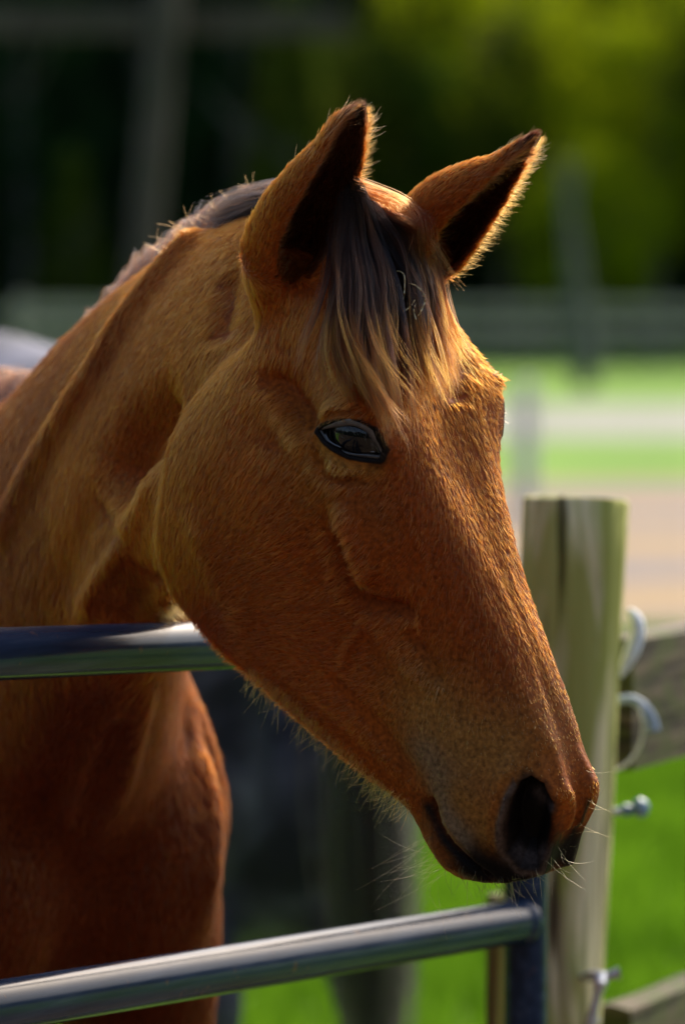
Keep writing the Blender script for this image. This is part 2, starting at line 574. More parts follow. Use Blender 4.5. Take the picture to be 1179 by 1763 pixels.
sculpt([(868,930),(895,1010),(930,1105),(960,1195),(985,1255)], 0.0012, .008)    # nasal ridge
sculpt([(835,960),(860,1040),(895,1130),(920,1210)], -0.0010, .014)
sculpt([(330,860),(345,950),(385,1030),(440,1090)], 0.0040, .022)               # masseter
sculpt([(480,760),(470,860),(500,960)], 0.0030, .03)
sculpt([(560,870),(545,960),(560,1040)], -0.0030, .02)
sculpt([(470,1150),(560,1215),(640,1290),(690,1350)], 0.002, .008)
sculpt([(520,1130),(610,1210),(690,1310),(715,1360)], -0.0030, .010)             # groove over the chin
sculpt([(805,600),(790,650),(800,690)], -0.003, .012, both=False)
S.update()
# muzzle
sculpt([(735,1385),(748,1425),(775,1465),(808,1495),(836,1520)], -0.0100, .0045, taper=False)  # mouth line
sculpt([(752,1380),(775,1430),(805,1465),(845,1500)], 0.0030, .006)
sculpt([(735,1440),(755,1480),(790,1508)], 0.0030, .006)
sculpt([(900,1300),(860,1350),(845,1420),(850,1480)], 0.0035, .009)
sculpt([(885,1345),(868,1390),(861,1440),(866,1480)], 0.0035, .0045)            # nostril rim
sculpt([(968,1350),(985,1400),(972,1440)], 0.0045, .008)                        # inner wing
sculpt([(945,1300),(955,1340)], -0.002, .008)
S.update()
# nostril hollows
NOS = [(914,1334),(940,1348),(957,1385),(963,1430),(957,1475),(930,1500),(893,1497),(870,1470),(866,1425),(877,1378),(893,1346)]
def in_poly(x, y, poly):
    c = np.zeros(len(x), bool); n = len(poly); dmin = np.full(len(x), 1e9)
    for i in range(n):
        x0, y0 = poly[i]; x1, y1 = poly[(i + 1) % n]
        cond = ((y0 > y) != (y1 > y)) & (x < (x1 - x0) * (y - y0) / (y1 - y0 + 1e-9) + x0)
        c ^= cond
        t = np.clip(((x - x0) * (x1 - x0) + (y - y0) * (y1 - y0)) / ((x1 - x0) ** 2 + (y1 - y0) ** 2), 0, 1)
        dmin = np.minimum(dmin, np.hypot(x - x0 - t * (x1 - x0), y - y0 - t * (y1 - y0)))
    return np.where(c, dmin, -dmin)

def poly_local(poly):
    """photo outline -> coordinates in the head's own side plane, so that it can be used on both sides"""
    pts = S.path(poly)
    return np.stack([(pts - C0) @ A_AX, (pts - C0) @ F_AX], 1), ((pts - C0) @ L_AX).mean()

def side_field(poly):
    pl, lm = poly_local(poly)
    a, f, l = (V - C0) @ A_AX, (V - C0) @ F_AX, (V - C0) @ L_AX
    m = np.nonzero((a > pl[:, 0].min() - .03) & (a < pl[:, 0].max() + .03) & (f > pl[:, 1].min() - .03) & (f < pl[:, 1].max() + .03))[0]
    sd = np.full(len(V), -1.0)
    sd[m] = in_poly(a[m], f[m], pl)
    return sd, l, lm

sd, l, lm = side_field(NOS)
V, T = refine(V, T, (sd > -0.012) & (abs(l) > 0.012), 0.0016)
S.update()
sd, l, lm = side_field(NOS)
w = sstep(sd, 0.0, 0.009) * sstep(abs(l), 0.008, 0.014)
dirn = -np.sign(l)[:, None] * L_AX * 0.55 - A_AX * 0.45 + 0 * V
V += nrm(dirn) * (w * 0.026)[:, None]
NOSR = np.exp(-((sd + .0030) / .0030) ** 2) * (abs(l) > .02) * (sd > -.02)
NOSF = (V - C0) @ F_AX
NOSW = np.where(l > 0, sstep(sd, -0.004, 0.003), sstep(sd, 0.004, 0.009)) * (abs(l) > 0.010)
# eye opening
S.update()
UPL = [(543,738),(553,736),(568,731),(585,728),(603,727),(620,731),(634,740),(644,753),(652,768),(657,782)]
LOL = [(544,740),(551,752),(562,764),(576,774),(592,781),(610,785),(628,786),(642,788),(652,789),(658,788)]
WETL = [(555,750),(564,760),(577,769),(593,776),(612,779),(628,778),(642,778)]
UPP, LOP, WEP = S.path(UPL), S.path(LOL), S.path(WETL)
EYE = [(546,741),(566,733),(592,728),(618,730),(640,742),(655,775),(652,790),(625,788),(598,782),(574,770),(558,757)]
sd, l, lm = side_field(EYE)
V, T = refine(V, T, (sd > -0.015) & (abs(l) > 0.05), 0.0016)
pad = np.zeros(len(V) - len(NOSW)); NOSW = np.concatenate([NOSW, pad]); NOSR = np.concatenate([NOSR, pad]); NOSF = np.concatenate([NOSF, pad])
S.update()
sd, l, lm = side_field(EYE)
EYEC = S.pick(603, 760)
w = sstep(sd, -0.0005, 0.0035) * (abs(l) > 0.05)
V += -np.sign(l)[:, None] * L_AX * (w * 0.017)[:, None]
V += S.N * (np.exp(-((sd + 0.0025) / 0.0028) ** 2) * (abs(l) > 0.05) * 0.0018)[:, None]
EYEW = (abs(l) > 0.05) * sstep(sd, -0.0075, -0.003)
EYEF = (abs(l) > 0.05) * sstep(sd, -0.016, -0.004)
# --- neck moulding
S.update()
sculpt([(325,412),(270,470),(215,545),(155,640),(95,730),(45,820),(5,900)], 0.010, .016, both=False, taper=False)
sculpt([(310,690),(250,735),(215,780),(185,880)], -0.026, .030, both=False)
sculpt([(240,960),(225,1040),(190,1100)], -0.010, .022, both=False)
sculpt([(262,800),(225,880),(200,920)], 0.005, .014, both=False)
sculpt([(215,925),(170,990),(125,1060)], 0.006, .010, both=False)
sculpt([(250,960),(260,1000),(275,1035)], -0.006, .016, both=False)
sculpt([(395,450),(385,520),(370,590)], -0.006, .018, both=False)
sculpt([(180,820),(130,930),(85,1050)], -0.005, .024, both=False)
S.update()
sculpt([(245,1165),(190,1270),(140,1370),(95,1470)], 0.007, .012, both=False)
sculpt([(268,1170),(235,1290),(205,1400)], 0.008, .014, both=False)
sculpt([(228,1225),(190,1320),(150,1420)], -0.009, .018, both=False)
sculpt([(330,1200),(362,1350),(368,1480),(350,1590)], 0.010, .014, both=False)
sculpt([(345,1200),(384,1350),(388,1480)], -0.006, .010, both=False)
sculpt([(200,1170),(140,1290),(80,1400),(50,1500)], -0.014, .030, both=False)
E, _ = edges_of(T)
V = laplace(V, E, 10, 0.6, 0, sstep(project(V)[2], 4.15, 4.3))
S.update()
NRM = S.N
print('horse verts', len(V), 'tris', len(T))

# ================================================================== materials for animals
def hair_mat(name, attr=True, color=(.02, .015, .012), rough=0.35, rrough=0.5, coat=0.0, rand=0.25, ior=1.45):
    m, nt, out = new_mat(name)
    h = N(nt, 'ShaderNodeBsdfHairPrincipled')
    h.model = 'CHIANG'
    h.parametrization = 'COLOR'
    if attr:
        at = N(nt, 'ShaderNodeAttribute'); at.attribute_name = 'tint'
        nt.links.new(at.outputs['Color'], h.inputs['Color'])
    else:
        h.inputs['Color'].default_value = (*color, 1)
    h.inputs['Roughness'].default_value = rough
    h.inputs['Radial Roughness'].default_value = rrough
    h.inputs['Coat'].default_value = coat
    h.inputs['IOR'].default_value = ior
    h.inputs['Random Roughness'].default_value = rand
    nt.links.new(h.outputs[0], out.inputs[0])
    return m

def skin_mat():
    m, nt, out = new_mat('horse_coat')
    b = N(nt, 'ShaderNodeBsdfPrincipled')
    at = N(nt, 'ShaderNodeAttribute'); at.attribute_name = 'tint'
    tc = N(nt, 'ShaderNodeTexCoord')
    nz = N(nt, 'ShaderNodeTexNoise', Scale=260.0, Detail=4.0); nt.links.new(tc.outputs['Object'], nz.inputs['Vector'])
    mx = N(nt, 'ShaderNodeMix'); mx.data_type = 'RGBA'; mx.blend_type = 'MULTIPLY'
    rp = ramp(nt, nz.outputs[0], [(0.3, (.45, .4, .36)), (0.7, (1.15, 1.1, 1.05))])
    mx.inputs[0].default_value = 1.0
    nt.links.new(at.outputs['Color'], mx.inputs[6]); nt.links.new(rp.outputs[0], mx.inputs[7])
    nt.links.new(mx.outputs[2], b.inputs['Base Color'])
    b.inputs['Roughness'].default_value = 0.62
    b.inputs['Specular IOR Level'].default_value = 0.08
    bp = N(nt, 'ShaderNodeBump', Strength=0.5, Distance=0.0008); nt.links.new(nz.outputs[0], bp.inputs['Height']); nt.links.new(bp.outputs[0], b.inputs['Normal'])
    nt.links.new(b.outputs[0], out.inputs[0])
    return m

# ------------------------------------------------------------------ coat colours (coat pigment plus painted shade, both sides alike)
COAT = np.array([0.46, 0.165, 0.040])
tint = np.tile(COAT, (len(V), 1))
px, py, dep = project(V)
lat = (V - C0) @ L_AX; axc = (V - C0) @ A_AX
headw = 1 - sstep(dep, 4.10, 4.25)
# slow mottling
def lownoise(X, f, seed):
    r = np.random.default_rng(seed); o = np.zeros(len(X))
    for i in range(7):
        k = r.normal(size=3) * f * (0.6 + 0.3 * i); o += np.sin(X @ k + r.uniform(0, 6.28)) / (1 + 0.4 * i)
    return o / 2.2
mot = lownoise(V, 18, 3)
tint *= (1 + 0.15 * mot + .06 * lownoise(V, 60, 13))[:, None]
tint[:, 1] *= 1 + 0.10 * lownoise(V, 10, 5)
def paint(pts, r, color, k=1.0, both=True, taperless=True):
    p = S.path(pts) if len(pts) > 1 else np.vstack([S.pick(*pts[0]), S.pick(*pts[0]) + 1e-5])
    for q in ((p, mirror(p)) if both else (p,)):
        d, _ = seg_dist(V, q)
        w = (np.exp(-(d / r) ** 2) * k)[:, None]
        tint[:] = tint * (1 - w) + np.array(color) * w
BLK = (.010, .008, .007)
paint([(720,860),(790,960),(840,1080),(890,1200)], .030, (.40, .125, .042), .5)          # redder nose
paint([(640,600),(560,620),(600,680)], .030, (.40, .135, .050), .5)
paint([(330,900),(420,1000)], .05, (.47, .19, .045), .5)
paint([(560,690),(520,750),(540,850)], .028, (.52, .29, .08), .7)
paint([(548,765),(560,785),(600,812),(640,812)], .010, (.60, .40, .12), .95)
paint([(630,850),(660,900)], .02, (.42, .23, .11), .5)
paint([(740,1230),(800,1290),(850,1290)], .045, (.56, .38, .14), .9)
paint([(720,1290),(760,1330),(790,1370)], .020, (.42, .31, .20), .6)                    # pale muzzle
paint([(790,1370),(825,1430),(835,1470)], .018, (.54, .34, .11), .85)
paint([(748,1365),(765,1400),(800,1440)], .012, (.42, .32, .195), .95)
paint([(730,1300),(750,1340)], .014, (.42, .32, .195), .75)
paint([(775,1415),(800,1450),(835,1490)], .006, (.42, .32, .195), .9)
paint([(725,1420),(750,1480),(780,1505)], .010, (.42, .22, .085), .8)
paint([(738,1392),(765,1445),(795,1480),(830,1512)], .0085, (.030, .022, .016), 1.0)     # lips
paint([(815,1490),(870,1503),(905,1508),(945,1490)], .019, BLK, 1.0)
paint([(880,1480),(930,1500),(960,1480)], .012, BLK, 1.0)
paint([(800,1505),(850,1511),(900,1512),(938,1502),(960,1474)], .019, BLK, 1.0)
paint([(905,1480),(930,1495),(958,1475)], .012, BLK, 1.0)
paint([(968,1475),(988,1448),(1008,1415),(1018,1388)], .0042, BLK, .95, both=False)
paint([(905,1335),(878,1375),(866,1430),(868,1480)], .0065, (.085, .060, .048), .85)      # grey nostril edge
paint([(972,1385),(985,1410),(975,1440)], .008, (.52, .21, .05), .7, both=False)
paint([(650,755),(660,790),(648,800)], .007, (.05, .03, .02), .8)
paint([(980,1250),(1005,1320)], .010, (.52, .20, .055), .4, both=False)
tint = tint * (1 - NOSW[:, None]) + np.array([.012, .009, .008]) * NOSW[:, None]
_m = NOSF[NOSW > .5].mean()
_nr = (NOSR * (NOSF < _m + .004) * .85)[:, None]
tint = tint * (1 - _nr) + np.array([.20, .155, .13]) * _nr
paint([(895,1462),(915,1474),(925,1462)], .0065, (.15, .12, .115), .8)
paint([(924,1360),(934,1375),(942,1390)], .0045, (.13, .10, .095), .8)
_ew = sstep(EYEW, .75, 1.0)[:, None]
tint = tint * (1 - _ew) + np.array([.020, .015, .013]) * _ew
# ears: dark tips and dark lining
for st, O in ((NEAR_EAR, O_N), (FAR_EAR, O_F)):
    c = np.array([q[0] for q in st]); d, t = seg_dist(V, c)
    rad = np.interp(t, np.linspace(0, 1, len(st)), [q[1] for q in st])
    on = (d < rad * 1.25 + .004) & (t > 0.02)
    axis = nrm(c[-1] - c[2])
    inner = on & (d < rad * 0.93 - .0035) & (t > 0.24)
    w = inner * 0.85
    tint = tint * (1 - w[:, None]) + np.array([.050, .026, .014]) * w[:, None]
    w = on * sstep(t, 0.66, 0.90) * 0.92
    tint = tint * (1 - w[:, None]) + np.array([.020, .012, .009]) * w[:, None]
# lower legs black, neck and body darkened, shade put into their colour
w = (1 - sstep(V[:, 2], 0.42, 0.62))[:, None]
tint = tint * (1 - w) + np.array([.012, .009, .008]) * w
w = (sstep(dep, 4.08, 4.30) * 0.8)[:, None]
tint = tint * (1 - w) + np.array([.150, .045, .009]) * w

# hair direction guides: photo pixel -> direction in the photo
GUIDE = [((760,560),(-.1,1)),((810,650),(.1,1)),((700,650),(-.55,.8)),((780,760),(-.1,1)),((840,740),(.2,1)),((820,860),(0,1)),((860,930),(.25,1)),((760,900),(-.35,1)),
 ((700,960),(-.55,.9)),((900,1060),(.3,1)),((820,1060),(-.15,1)),((930,1160),(.3,1)),((860,1180),(0,1)),((780,1180),(-.35,1)),((960,1260),(.35,1)),((880,1280),(0,1)),((800,1300),(-.2,1)),
 ((740,1300),(-.1,1)),((800,1400),(0,1)),((990,1340),(.1,1)),((980,1420),(-.2,1)),((640,850),(-.6,.8)),((560,850),(-.75,.75)),((600,960),(-.8,.6)),((500,900),(-.85,.6)),((400,850),(-.8,.65)),
 ((320,800),(-.6,.85)),((320,900),(-.55,.8)),((400,950),(-.9,.45)),((500,1000),(-1,.35)),((600,1060),(-1,.35)),((350,1000),(-.6,.7)),((420,1080),(-.9,.35)),((520,1120),(-1,.12)),((620,1160),(-1,.25)),
 ((700,1120),(-.8,.6)),((560,1220),(-.9,.2)),((660,1280),(-.7,.6)),((700,1360),(-.3,1)),((740,1440),(0,1)),((780,1500),(.3,1)),((850,1520),(.3,.7)),((600,700),(-.9,.35)),((530,680),(-.8,.6)),
 ((440,660),(-.6,.8)),((380,700),(-.55,.85)),((500,780),(-.75,.7)),((580,620),(-.7,.75)),((480,560),(-.3,1)),((430,500),(-.25,1)),((350,620),(-.45,.9)),((350,480),(-.8,.6)),((300,480),(-.65,.75)),
 ((300,600),(-.6,.8)),((220,560),(-.6,.8)),((220,700),(-.55,.85)),((120,720),(-.55,.85)),((120,850),(-.5,.87)),((220,850),(-.4,.92)),((60,950),(-.45,.9)),((150,1000),(-.35,.95)),((250,950),(-.15,1)),
 ((230,1030),(-.1,1)),((280,1030),(.1,1)),((200,1100),(-.2,1)),((60,1200),(-.3,1)),((200,1250),(-.2,1)),((300,1300),(.1,1)),((350,1450),(0,1)),((200,1450),(0,1)),((80,1500),(-.1,1)),((250,1580),(.1,1))]
gp = S.path([g[0] for g in GUIDE])
gd = np.array([nrm(RIGHT * g[1][0] - UP * g[1][1]) for g in GUIDE])
isH = (np.array([g[0][0] for g in GUIDE]) > 290) & (np.linalg.norm(gp - C0, axis=1) < .38) & (project(gp)[2] < 4.12)
gp2 = np.vstack([gp, mirror(gp[isH])]); gd2 = np.vstack([gd, gd[isH] - 2 * (gd[isH] @ L_AX)[:, None] * L_AX])
gp2 = np.vstack([gp2, [-.9, 5.6, 1.2], [-.6, 5.2, .9], [-1.0, 6.0, 1.3]]); gd2 = np.vstack([gd2, nrm(np.array([-.4, .6, -.7])), nrm(np.array([-.3, .4, -.9])), nrm(np.array([-.4, .6, -.7]))])
def flow(X, Nn):
    D = np.zeros_like(X)
    for i in range(0, len(X), 50000):
        d2 = ((X[i:i + 50000, None, :] - gp2[None]) ** 2).sum(-1)
        w = 1 / (d2 + 2.5e-4) ** 1.5
        D[i:i + 50000] = w @ gd2
    D = nrm(D)
    for (st, O) in ((NEAR_EAR, O_N), (FAR_EAR, O_F)):          # on the ears the hair runs to the tip
        c = np.array([q[0] for q in st]); d, t = seg_dist(X, c)
        rad = np.interp(t, np.linspace(0, 1, len(st)), [q[1] for q in st])
        w = ((d < rad * 1.3) * sstep(t, 0.1, 0.35))[:, None]
        D = D * (1 - w) + nrm(c[-1] - c[2]) * w
    D = D - Nn * (D * Nn).sum(1)[:, None]
    return nrm(D)

_sat = ((tint.max(1) - tint.min(1)) / (tint.max(1) + 1e-6))[:, None] ** 2
tint = tint * (np.array([.46, .44, .42]) * (1 - _sat) + np.array([.58, .285, .052]) * _sat)
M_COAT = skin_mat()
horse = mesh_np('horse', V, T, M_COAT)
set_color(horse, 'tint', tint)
tag(horse, 'chestnut brown horse with black forelock leaning its head over the metal gate', 'horse')

# ------------------------------------------------------------------ hair as real strands
def add_hair(name, pts, rad, colors, mat, parent):
    """pts (n, k, 3), rad (k,) or (n, k), colors (n, 3)"""
    n, k = pts.shape[:2]
    hc = bpy.data.hair_curves.new(name)
    hc.add_curves([k] * n)
    hc.attributes['position'].data.foreach_set('vector', pts.astype(np.float32).ravel())
    ra = hc.attributes.get('radius') or hc.attributes.new('radius', 'FLOAT', 'POINT')
    rad = np.broadcast_to(np.asarray(rad, float), (n, k))
    ra.data.foreach_set('value', rad.astype(np.float32).ravel())
    a = hc.attributes.new('tint', 'FLOAT_COLOR', 'CURVE')
    a.data.foreach_set('color', np.hstack([np.clip(colors, 0.003, .95), np.ones((n, 1))]).astype(np.float32).ravel())
    hc.materials.append(mat)
    o = bpy.data.objects.new(name, hc)
    COL.objects.link(o)
    o.parent = parent
    return o

M_FUR = hair_mat('coat_hair', rough=.42, rrough=.75, ior=1.25)
M_MANE = hair_mat('mane_hair', rough=.42, rrough=.5, ior=1.27)

def coat_hairs():
    tri = V[T]
    cr = np.cross(tri[:, 1] - tri[:, 0], tri[:, 2] - tri[:, 0]); area = 0.5 * np.linalg.norm(cr, axis=1)
    c = tri.mean(1)
    cx, cy, cd = project(c)
    fn = nrm(cr)
    dens = np.full(len(c), 3.2)
    neck = (cd < 4.9) & (c[:, 2] > 1.0)
    dens[neck] = 13.0 - 9.0 * sstep(cd[neck], 4.55, 4.9)
    dens[(cd < 4.9) & (c[:, 2] <= 1.0) & (c[:, 2] > .6)] = 6.0
    near = np.linalg.norm(c - C0, axis=1) < .45
    dens[near & (cd < 4.2)] = 42.0
    dens[near & (cd < 4.2) & (((c - C0) @ L_AX) < -0.02) & ((fn @ L_AX) < -.3)] = 9.0
    ears = (cy < 500) & near & (cx > 390)
    dens[ears] = 40.0
    nosm = NOSW[T].max(1) > .05; eym = EYEW[T].max(1) > .95
    dens[nosm | eym] = 0.0
    lips = (tint[T].mean(1).sum(1) < .09) & near & (cy > 1300)
    dens[lips] *= .6
    w = area * dens * 1e4
    n = int(w.sum())
    cum = np.cumsum(w); ids = np.searchsorted(cum, rng.uniform(0, cum[-1], n))
    u = rng.uniform(size=(n, 2)); fl = u.sum(1) > 1; u[fl] = 1 - u[fl]
    b = np.stack([1 - u.sum(1), u[:, 0], u[:, 1]], 1)
    X = (tri[ids] * b[:, :, None]).sum(1)
    Nn = nrm((NRM[T[ids]] * b[:, :, None]).sum(1))
    C = (tint[T[ids]] * b[:, :, None]).sum(1)
    eyef = (EYEF[T[ids]] * b).sum(1)
    D = flow(X, Nn)
    hx, hy, hd = project(X)
    nearh = near[ids]; axh = (X - C0) @ A_AX; fh = (X - C0) @ F_AX
    # length
    Lh = np.full(n, .016)
    Lh[neck[ids]] = .018
    on_head = nearh & (hd < 4.15)
    Lh = np.where(on_head, .0120, Lh)
    Lh = np.where(on_head, Lh * (1 - .55 * sstep(axh, .12, .28)), Lh)
    fore = on_head & (hx > 640) & (hy > 650)
    Lh = np.where(fore, Lh * .75, Lh)
    Lh = np.where(on_head & (hy > 1380) & (hx > 800), .0035, Lh)
    Lh = np.where(ears[ids], .009, Lh)
    Lh *= 1 - .6 * eyef
    jaw = on_head & (Nn @ F_AX < -.45)
    Lh = np.where(jaw, Lh * 1.3, Lh)
    Lh *= rng.uniform(.65, 1.2, n)
    lift = np.full(n, .07); lift[neck[ids]] = .08
    lift = np.where(jaw, .14, lift); lift = np.where(ears[ids], .22, lift)
    lift *= rng.uniform(.4, 1.6, n)
    # clumps: neighbours share a jitter and a shade
    cell = .0045
    key = np.floor(X / cell + .5).astype(np.int64)
    hsh = (key[:, 0] * 73856093) ^ (key[:, 1] * 19349663) ^ (key[:, 2] * 83492791)
    r = (np.abs(np.sin(hsh[:, None] * np.array([12.9898, 78.233, 39.425, 5.217]) % 1000.0)) * 43758.5453) % 1.0
    J = (r[:, :3] - .5) * .22 + rng.normal(size=(n, 3)) * .10
    J = J - Nn * (J * Nn).sum(1)[:, None]
    D2 = nrm(D + J)
    ctr = (key + (r[:, :3] - .5) * .8) * cell
    pull = (ctr - X); pull -= Nn * (pull * Nn).sum(1)[:, None]; pull *= .30 * np.minimum(1, Lh / .01)[:, None]
    bend = rng.normal(size=(n, 3)) * .05
    k = 5; tt = np.linspace(0, 1, k)
    pts = np.zeros((n, k, 3))
    for i, t in enumerate(tt):
        pts[:, i] = X - Nn * .0004 + D2 * (Lh * t)[:, None] + Nn * (Lh * lift * (1.5 * t - .75 * t * t))[:, None] + pull * t + bend * (Lh * t * t)[:, None]
    shade = (0.62 + .62 * r[:, 3]) * rng.uniform(.82, 1.18, n)
    C = C * shade[:, None]
    C[:, 2] *= rng.uniform(.8, 1.4, n)
    base = np.where(on_head, .00024, .00036) * np.where(ears[ids], .8, 1)
    base = np.where(dens[ids] < 5, .00060, base)
    rad = base[:, None] * np.array([.9, 1.0, .85, .6, .12])
    return pts, rad, C
if FUR:
    pts, rad, C = coat_hairs()
    print('coat hairs', len(pts))
    tag(add_hair('coat', pts, rad, C, M_FUR, horse), kind='stuff')

# curved path over the surface, lifted off it
def strands(guides, n_lock, n_hair, spread, tipspread, rad, colf, lift=(.002, .010), k=12, trim=(.75, 1.05), wave=.003, clump=.4, seed=1):
    """guides: list of (m,3) polylines ordered across; locks interpolate between neighbours"""
    r = np.random.default_rng(seed)
    G = np.array([catmull(g, 6) for g in guides]); m = G.shape[1]
    P_, R_, C_ = [], [], []
    for i in range(n_lock):
        u = (i + r.uniform(-.4, .4)) / max(n_lock - 1, 1) * (len(G) - 1); u = min(max(u, 0), len(G) - 1.001)
        a = int(u); f = u - a
        g = G[a] * (1 - f) + G[a + 1] * f
        end = r.uniform(*trim)
        s = np.linspace(0, 1, k) * min(end, 1) * (m - 1)
        ii = np.minimum(s.astype(int), m - 2); ff = (s - ii)[:, None]
        c = g[ii] * (1 - ff) + g[ii + 1] * ff
        lf = r.uniform(*lift)
        ph = r.uniform(0, 6.28, 3)
        t = np.linspace(0, 1, k)
        c = c - FWD * (lf * np.sin(np.pi * np.minimum(t * 1.3, 1) * .5 + .25))[:, None]
        off = np.stack([np.sin(t * 5 + ph[0]), np.sin(t * 4 + ph[1]) * .5, np.sin(t * 6 + ph[2]) * .3], 1) * wave * t[:, None]
        c = c + off + r.normal(size=3) * tipspread * (t ** 1.5)[:, None] * np.array([1, .4, .5])
        for h in range(n_hair):
            q = r.normal(size=3); q2 = r.normal(size=3)
            sp = spread * (1 - clump * t)
            wv = np.sin(t * r.uniform(4, 9) + r.uniform(0, 6.28)) * t * .0012
            e = r.uniform(.82, 1.0)
            hp = c + q * sp[:, None] + q2 * (tipspread * .16 * t ** 2)[:, None] + np.outer(wv, r.normal(size=3))
            sh = np.linspace(0, k - 1, k) * e; ii = np.minimum(sh.astype(int), k - 2); ff = (sh - ii)[:, None]
            P_.append(hp[ii] * (1 - ff) + hp[ii + 1] * ff)
            C_.append((u / (len(G) - 1), r.uniform(), i))
    P_ = np.array(P_); C_ = np.array(C_)
    return P_, rad, C_

def over(pts, lift):
    """surface point under the pixel, lifted towards the outside"""
    out = []
    for (x, y), l in zip(pts, lift):
        q = S.pick(x, y); out.append(q - FWD * l + Z * l * .3)
    return np.array(out)
lf = [.002, .008, .009, .008, .007, .008, .010]
FG = [over([(585,338),(572,430),(572,490),(568,560),(568,610),(578,660),(585,700)], lf),
      over([(598,330),(600,420),(606,490),(604,560),(610,630),(640,690),(672,735)], lf),
      over([(615,326),(630,420),(645,490),(650,560),(658,630),(675,700),(690,785)], lf),
      over([(632,326),(660,410),(688,480),(700,550),(706,620),(706,680),(700,740)], lf),
      over([(650,330),(690,405),(718,470),(735,540),(738,600),(742,650),(745,705)], lf),
      over([(668,338),(715,400),(742,465),(760,530),(775,580),(788,620),(795,665)], lf)]
def split_color(Pp, Cc, dark=(.008, .007, .009), mid=(.030, .010, .006), tip=(.115, .027, .003), edge=(.085, .022, .006)):
    """a hair is cut in an upper and a lower strand so that its tip can be bleached"""
    u, rnd = Cc[:, 0], Cc[:, 1]
    e = np.clip(np.abs(u - .46) * 2.1 + (rnd - .5) * .5, 0, 1)[:, None]
    up = np.array(dark) * (1 - sstep(e, .75, 1.0)) + np.array(edge) * sstep(e, .75, 1.0)
    lo = np.array(mid) * (1 - sstep(rnd[:, None] + e * .5, .35, .8)) + np.array(tip) * sstep(rnd[:, None] + e * .5, .35, .8)
    k = Pp.shape[1]; h = int(k * .58)
    mi = up * .5 + lo * .5
    return [(Pp[:, :h + 1], up), (Pp[:, h:h + 4], mi), (Pp[:, h + 3:], lo)]
def hair_segments(name, Pp, Cc, r0, mat, parent, **kw):
    k = Pp.shape[1]
    R = r0 * np.interp(np.linspace(0, 1, k), [0, .7, 1], [1, .8, .15])
    segs = split_color(Pp, Cc, **kw)
    # one object: pieces padded to the same number of points
    AP, AR, AC = [], [], []
    h = int(k * .58); kk = max(s[0].shape[1] for s in segs)
    for (p_, c_), (a, b) in zip(segs, ((0, h + 1), (h, h + 4), (h + 3, k))):
        t0 = np.linspace(0, 1, p_.shape[1]); t1 = np.linspace(0, 1, kk)
        i = np.minimum((t1 * (len(t0) - 1)).astype(int), len(t0) - 2); f = (t1 * (len(t0) - 1) - i)
        AP.append(p_[:, i] * (1 - f)[None, :, None] + p_[:, i + 1] * f[None, :, None])
        AR.append(np.tile(np.interp(t1, t0, R[a:b]), (len(p_), 1))); AC.append(c_)
    return add_hair(name, np.concatenate(AP), np.concatenate(AR), np.concatenate(AC), mat, parent)

fp, _, fc = strands(FG, 84, 42, .0022, .013, 1, None, seed=4, wave=.004, k=16, trim=(.72, 1.05), clump=.78)
fp2, _, fc2 = strands(FG, 60, 12, .0012, .016, 1, None, seed=9, wave=.009, lift=(.008, .018), trim=(.8, 1.0), k=16)
hair_segments('forelock', fp, fc, .00019, M_MANE, horse)
hair_segments('forelock_wisps', fp2, fc2, .00017, M_MANE, horse, dark=(.020,.008,.005), mid=(.12,.030,.004), tip=(.28,.078,.006), edge=(.08,.022,.005))
# wisps lying from the poll over the base of the far ear
WG = [over([(600,345),(640,350),(675,385),(700,430),(715,480),(725,520)], [.004] * 6), over([(640,338),(690,345),(735,385),(748,430),(755,470),(762,505)], [.008] * 6)]
wp, _, wc = strands(WG, 20, 12, .0030, .012, 1, None, seed=12, wave=.005, trim=(.5, 1.0), k=10)
add_hair('poll_wisps', wp, .00017 * np.linspace(1, .3, 10), np.array([.10, .028, .007]) * (.6 + .8 * wc[:, 1:2]), M_MANE, horse)

# mane: roots along the crest, falling to the far side; a tuft streams back from the poll
crest_px = [(560,352),(500,322),(450,345),(390,372),(330,402),(270,448),(215,498),(160,555),(110,612),(60,665),(15,695)]
crest = catmull(np.array([n_[0] + n_[1] * .97 for n_ in NECK[2:]]), 9)
rm = np.random.default_rng(21)
nM = 5200
u = rm.uniform(0, len(crest) - 1.01, nM); i = u.astype(int); f = (u - i)[:, None]
root = crest[i] * (1 - f) + crest[i + 1] * f
tan = nrm(crest[i + 1] - crest[i])
up_ = nrm(Z - tan * (tan @ Z)[:, None]); farv = nrm(np.cross(tan, up_)); farv *= np.sign(farv @ FWD)[:, None]
root = root + farv * rm.uniform(-0.002, .016, nM)[:, None] + up_ * .008
tt = np.linspace(0, 1, 9)[None, :, None]
Lm = rm.uniform(.10, .19, nM)[:, None, None]
lk = (np.floor(u * 2.2)).astype(int); lr = rm.normal(size=(lk.max() + 1, 3))[lk]
mp = root[:, None] + farv[:, None] * (Lm * .62 * tt * (1.25 - .6 * tt)) + up_[:, None] * (.050 * np.sin(np.pi * np.minimum(tt * 1.3, 1)) * (1 - .7 * tt)) - Z * (Lm * 1.0 * tt ** 2.3) \
     + tan[:, None] * (Lm * .25 * tt) + lr[:, None] * (.010 * tt) + rm.normal(size=(nM, 1, 3)) * (.006 * tt)
colm = np.where(rm.uniform(size=(nM, 1)) < .45, np.array([[.006, .005, .006]]), np.array([[.05, .015, .006]])) * rm.uniform(.7, 1.3, (nM, 1))
add_hair('mane', mp, .00022 * np.linspace(1, .35, 9), colm, M_MANE, horse)
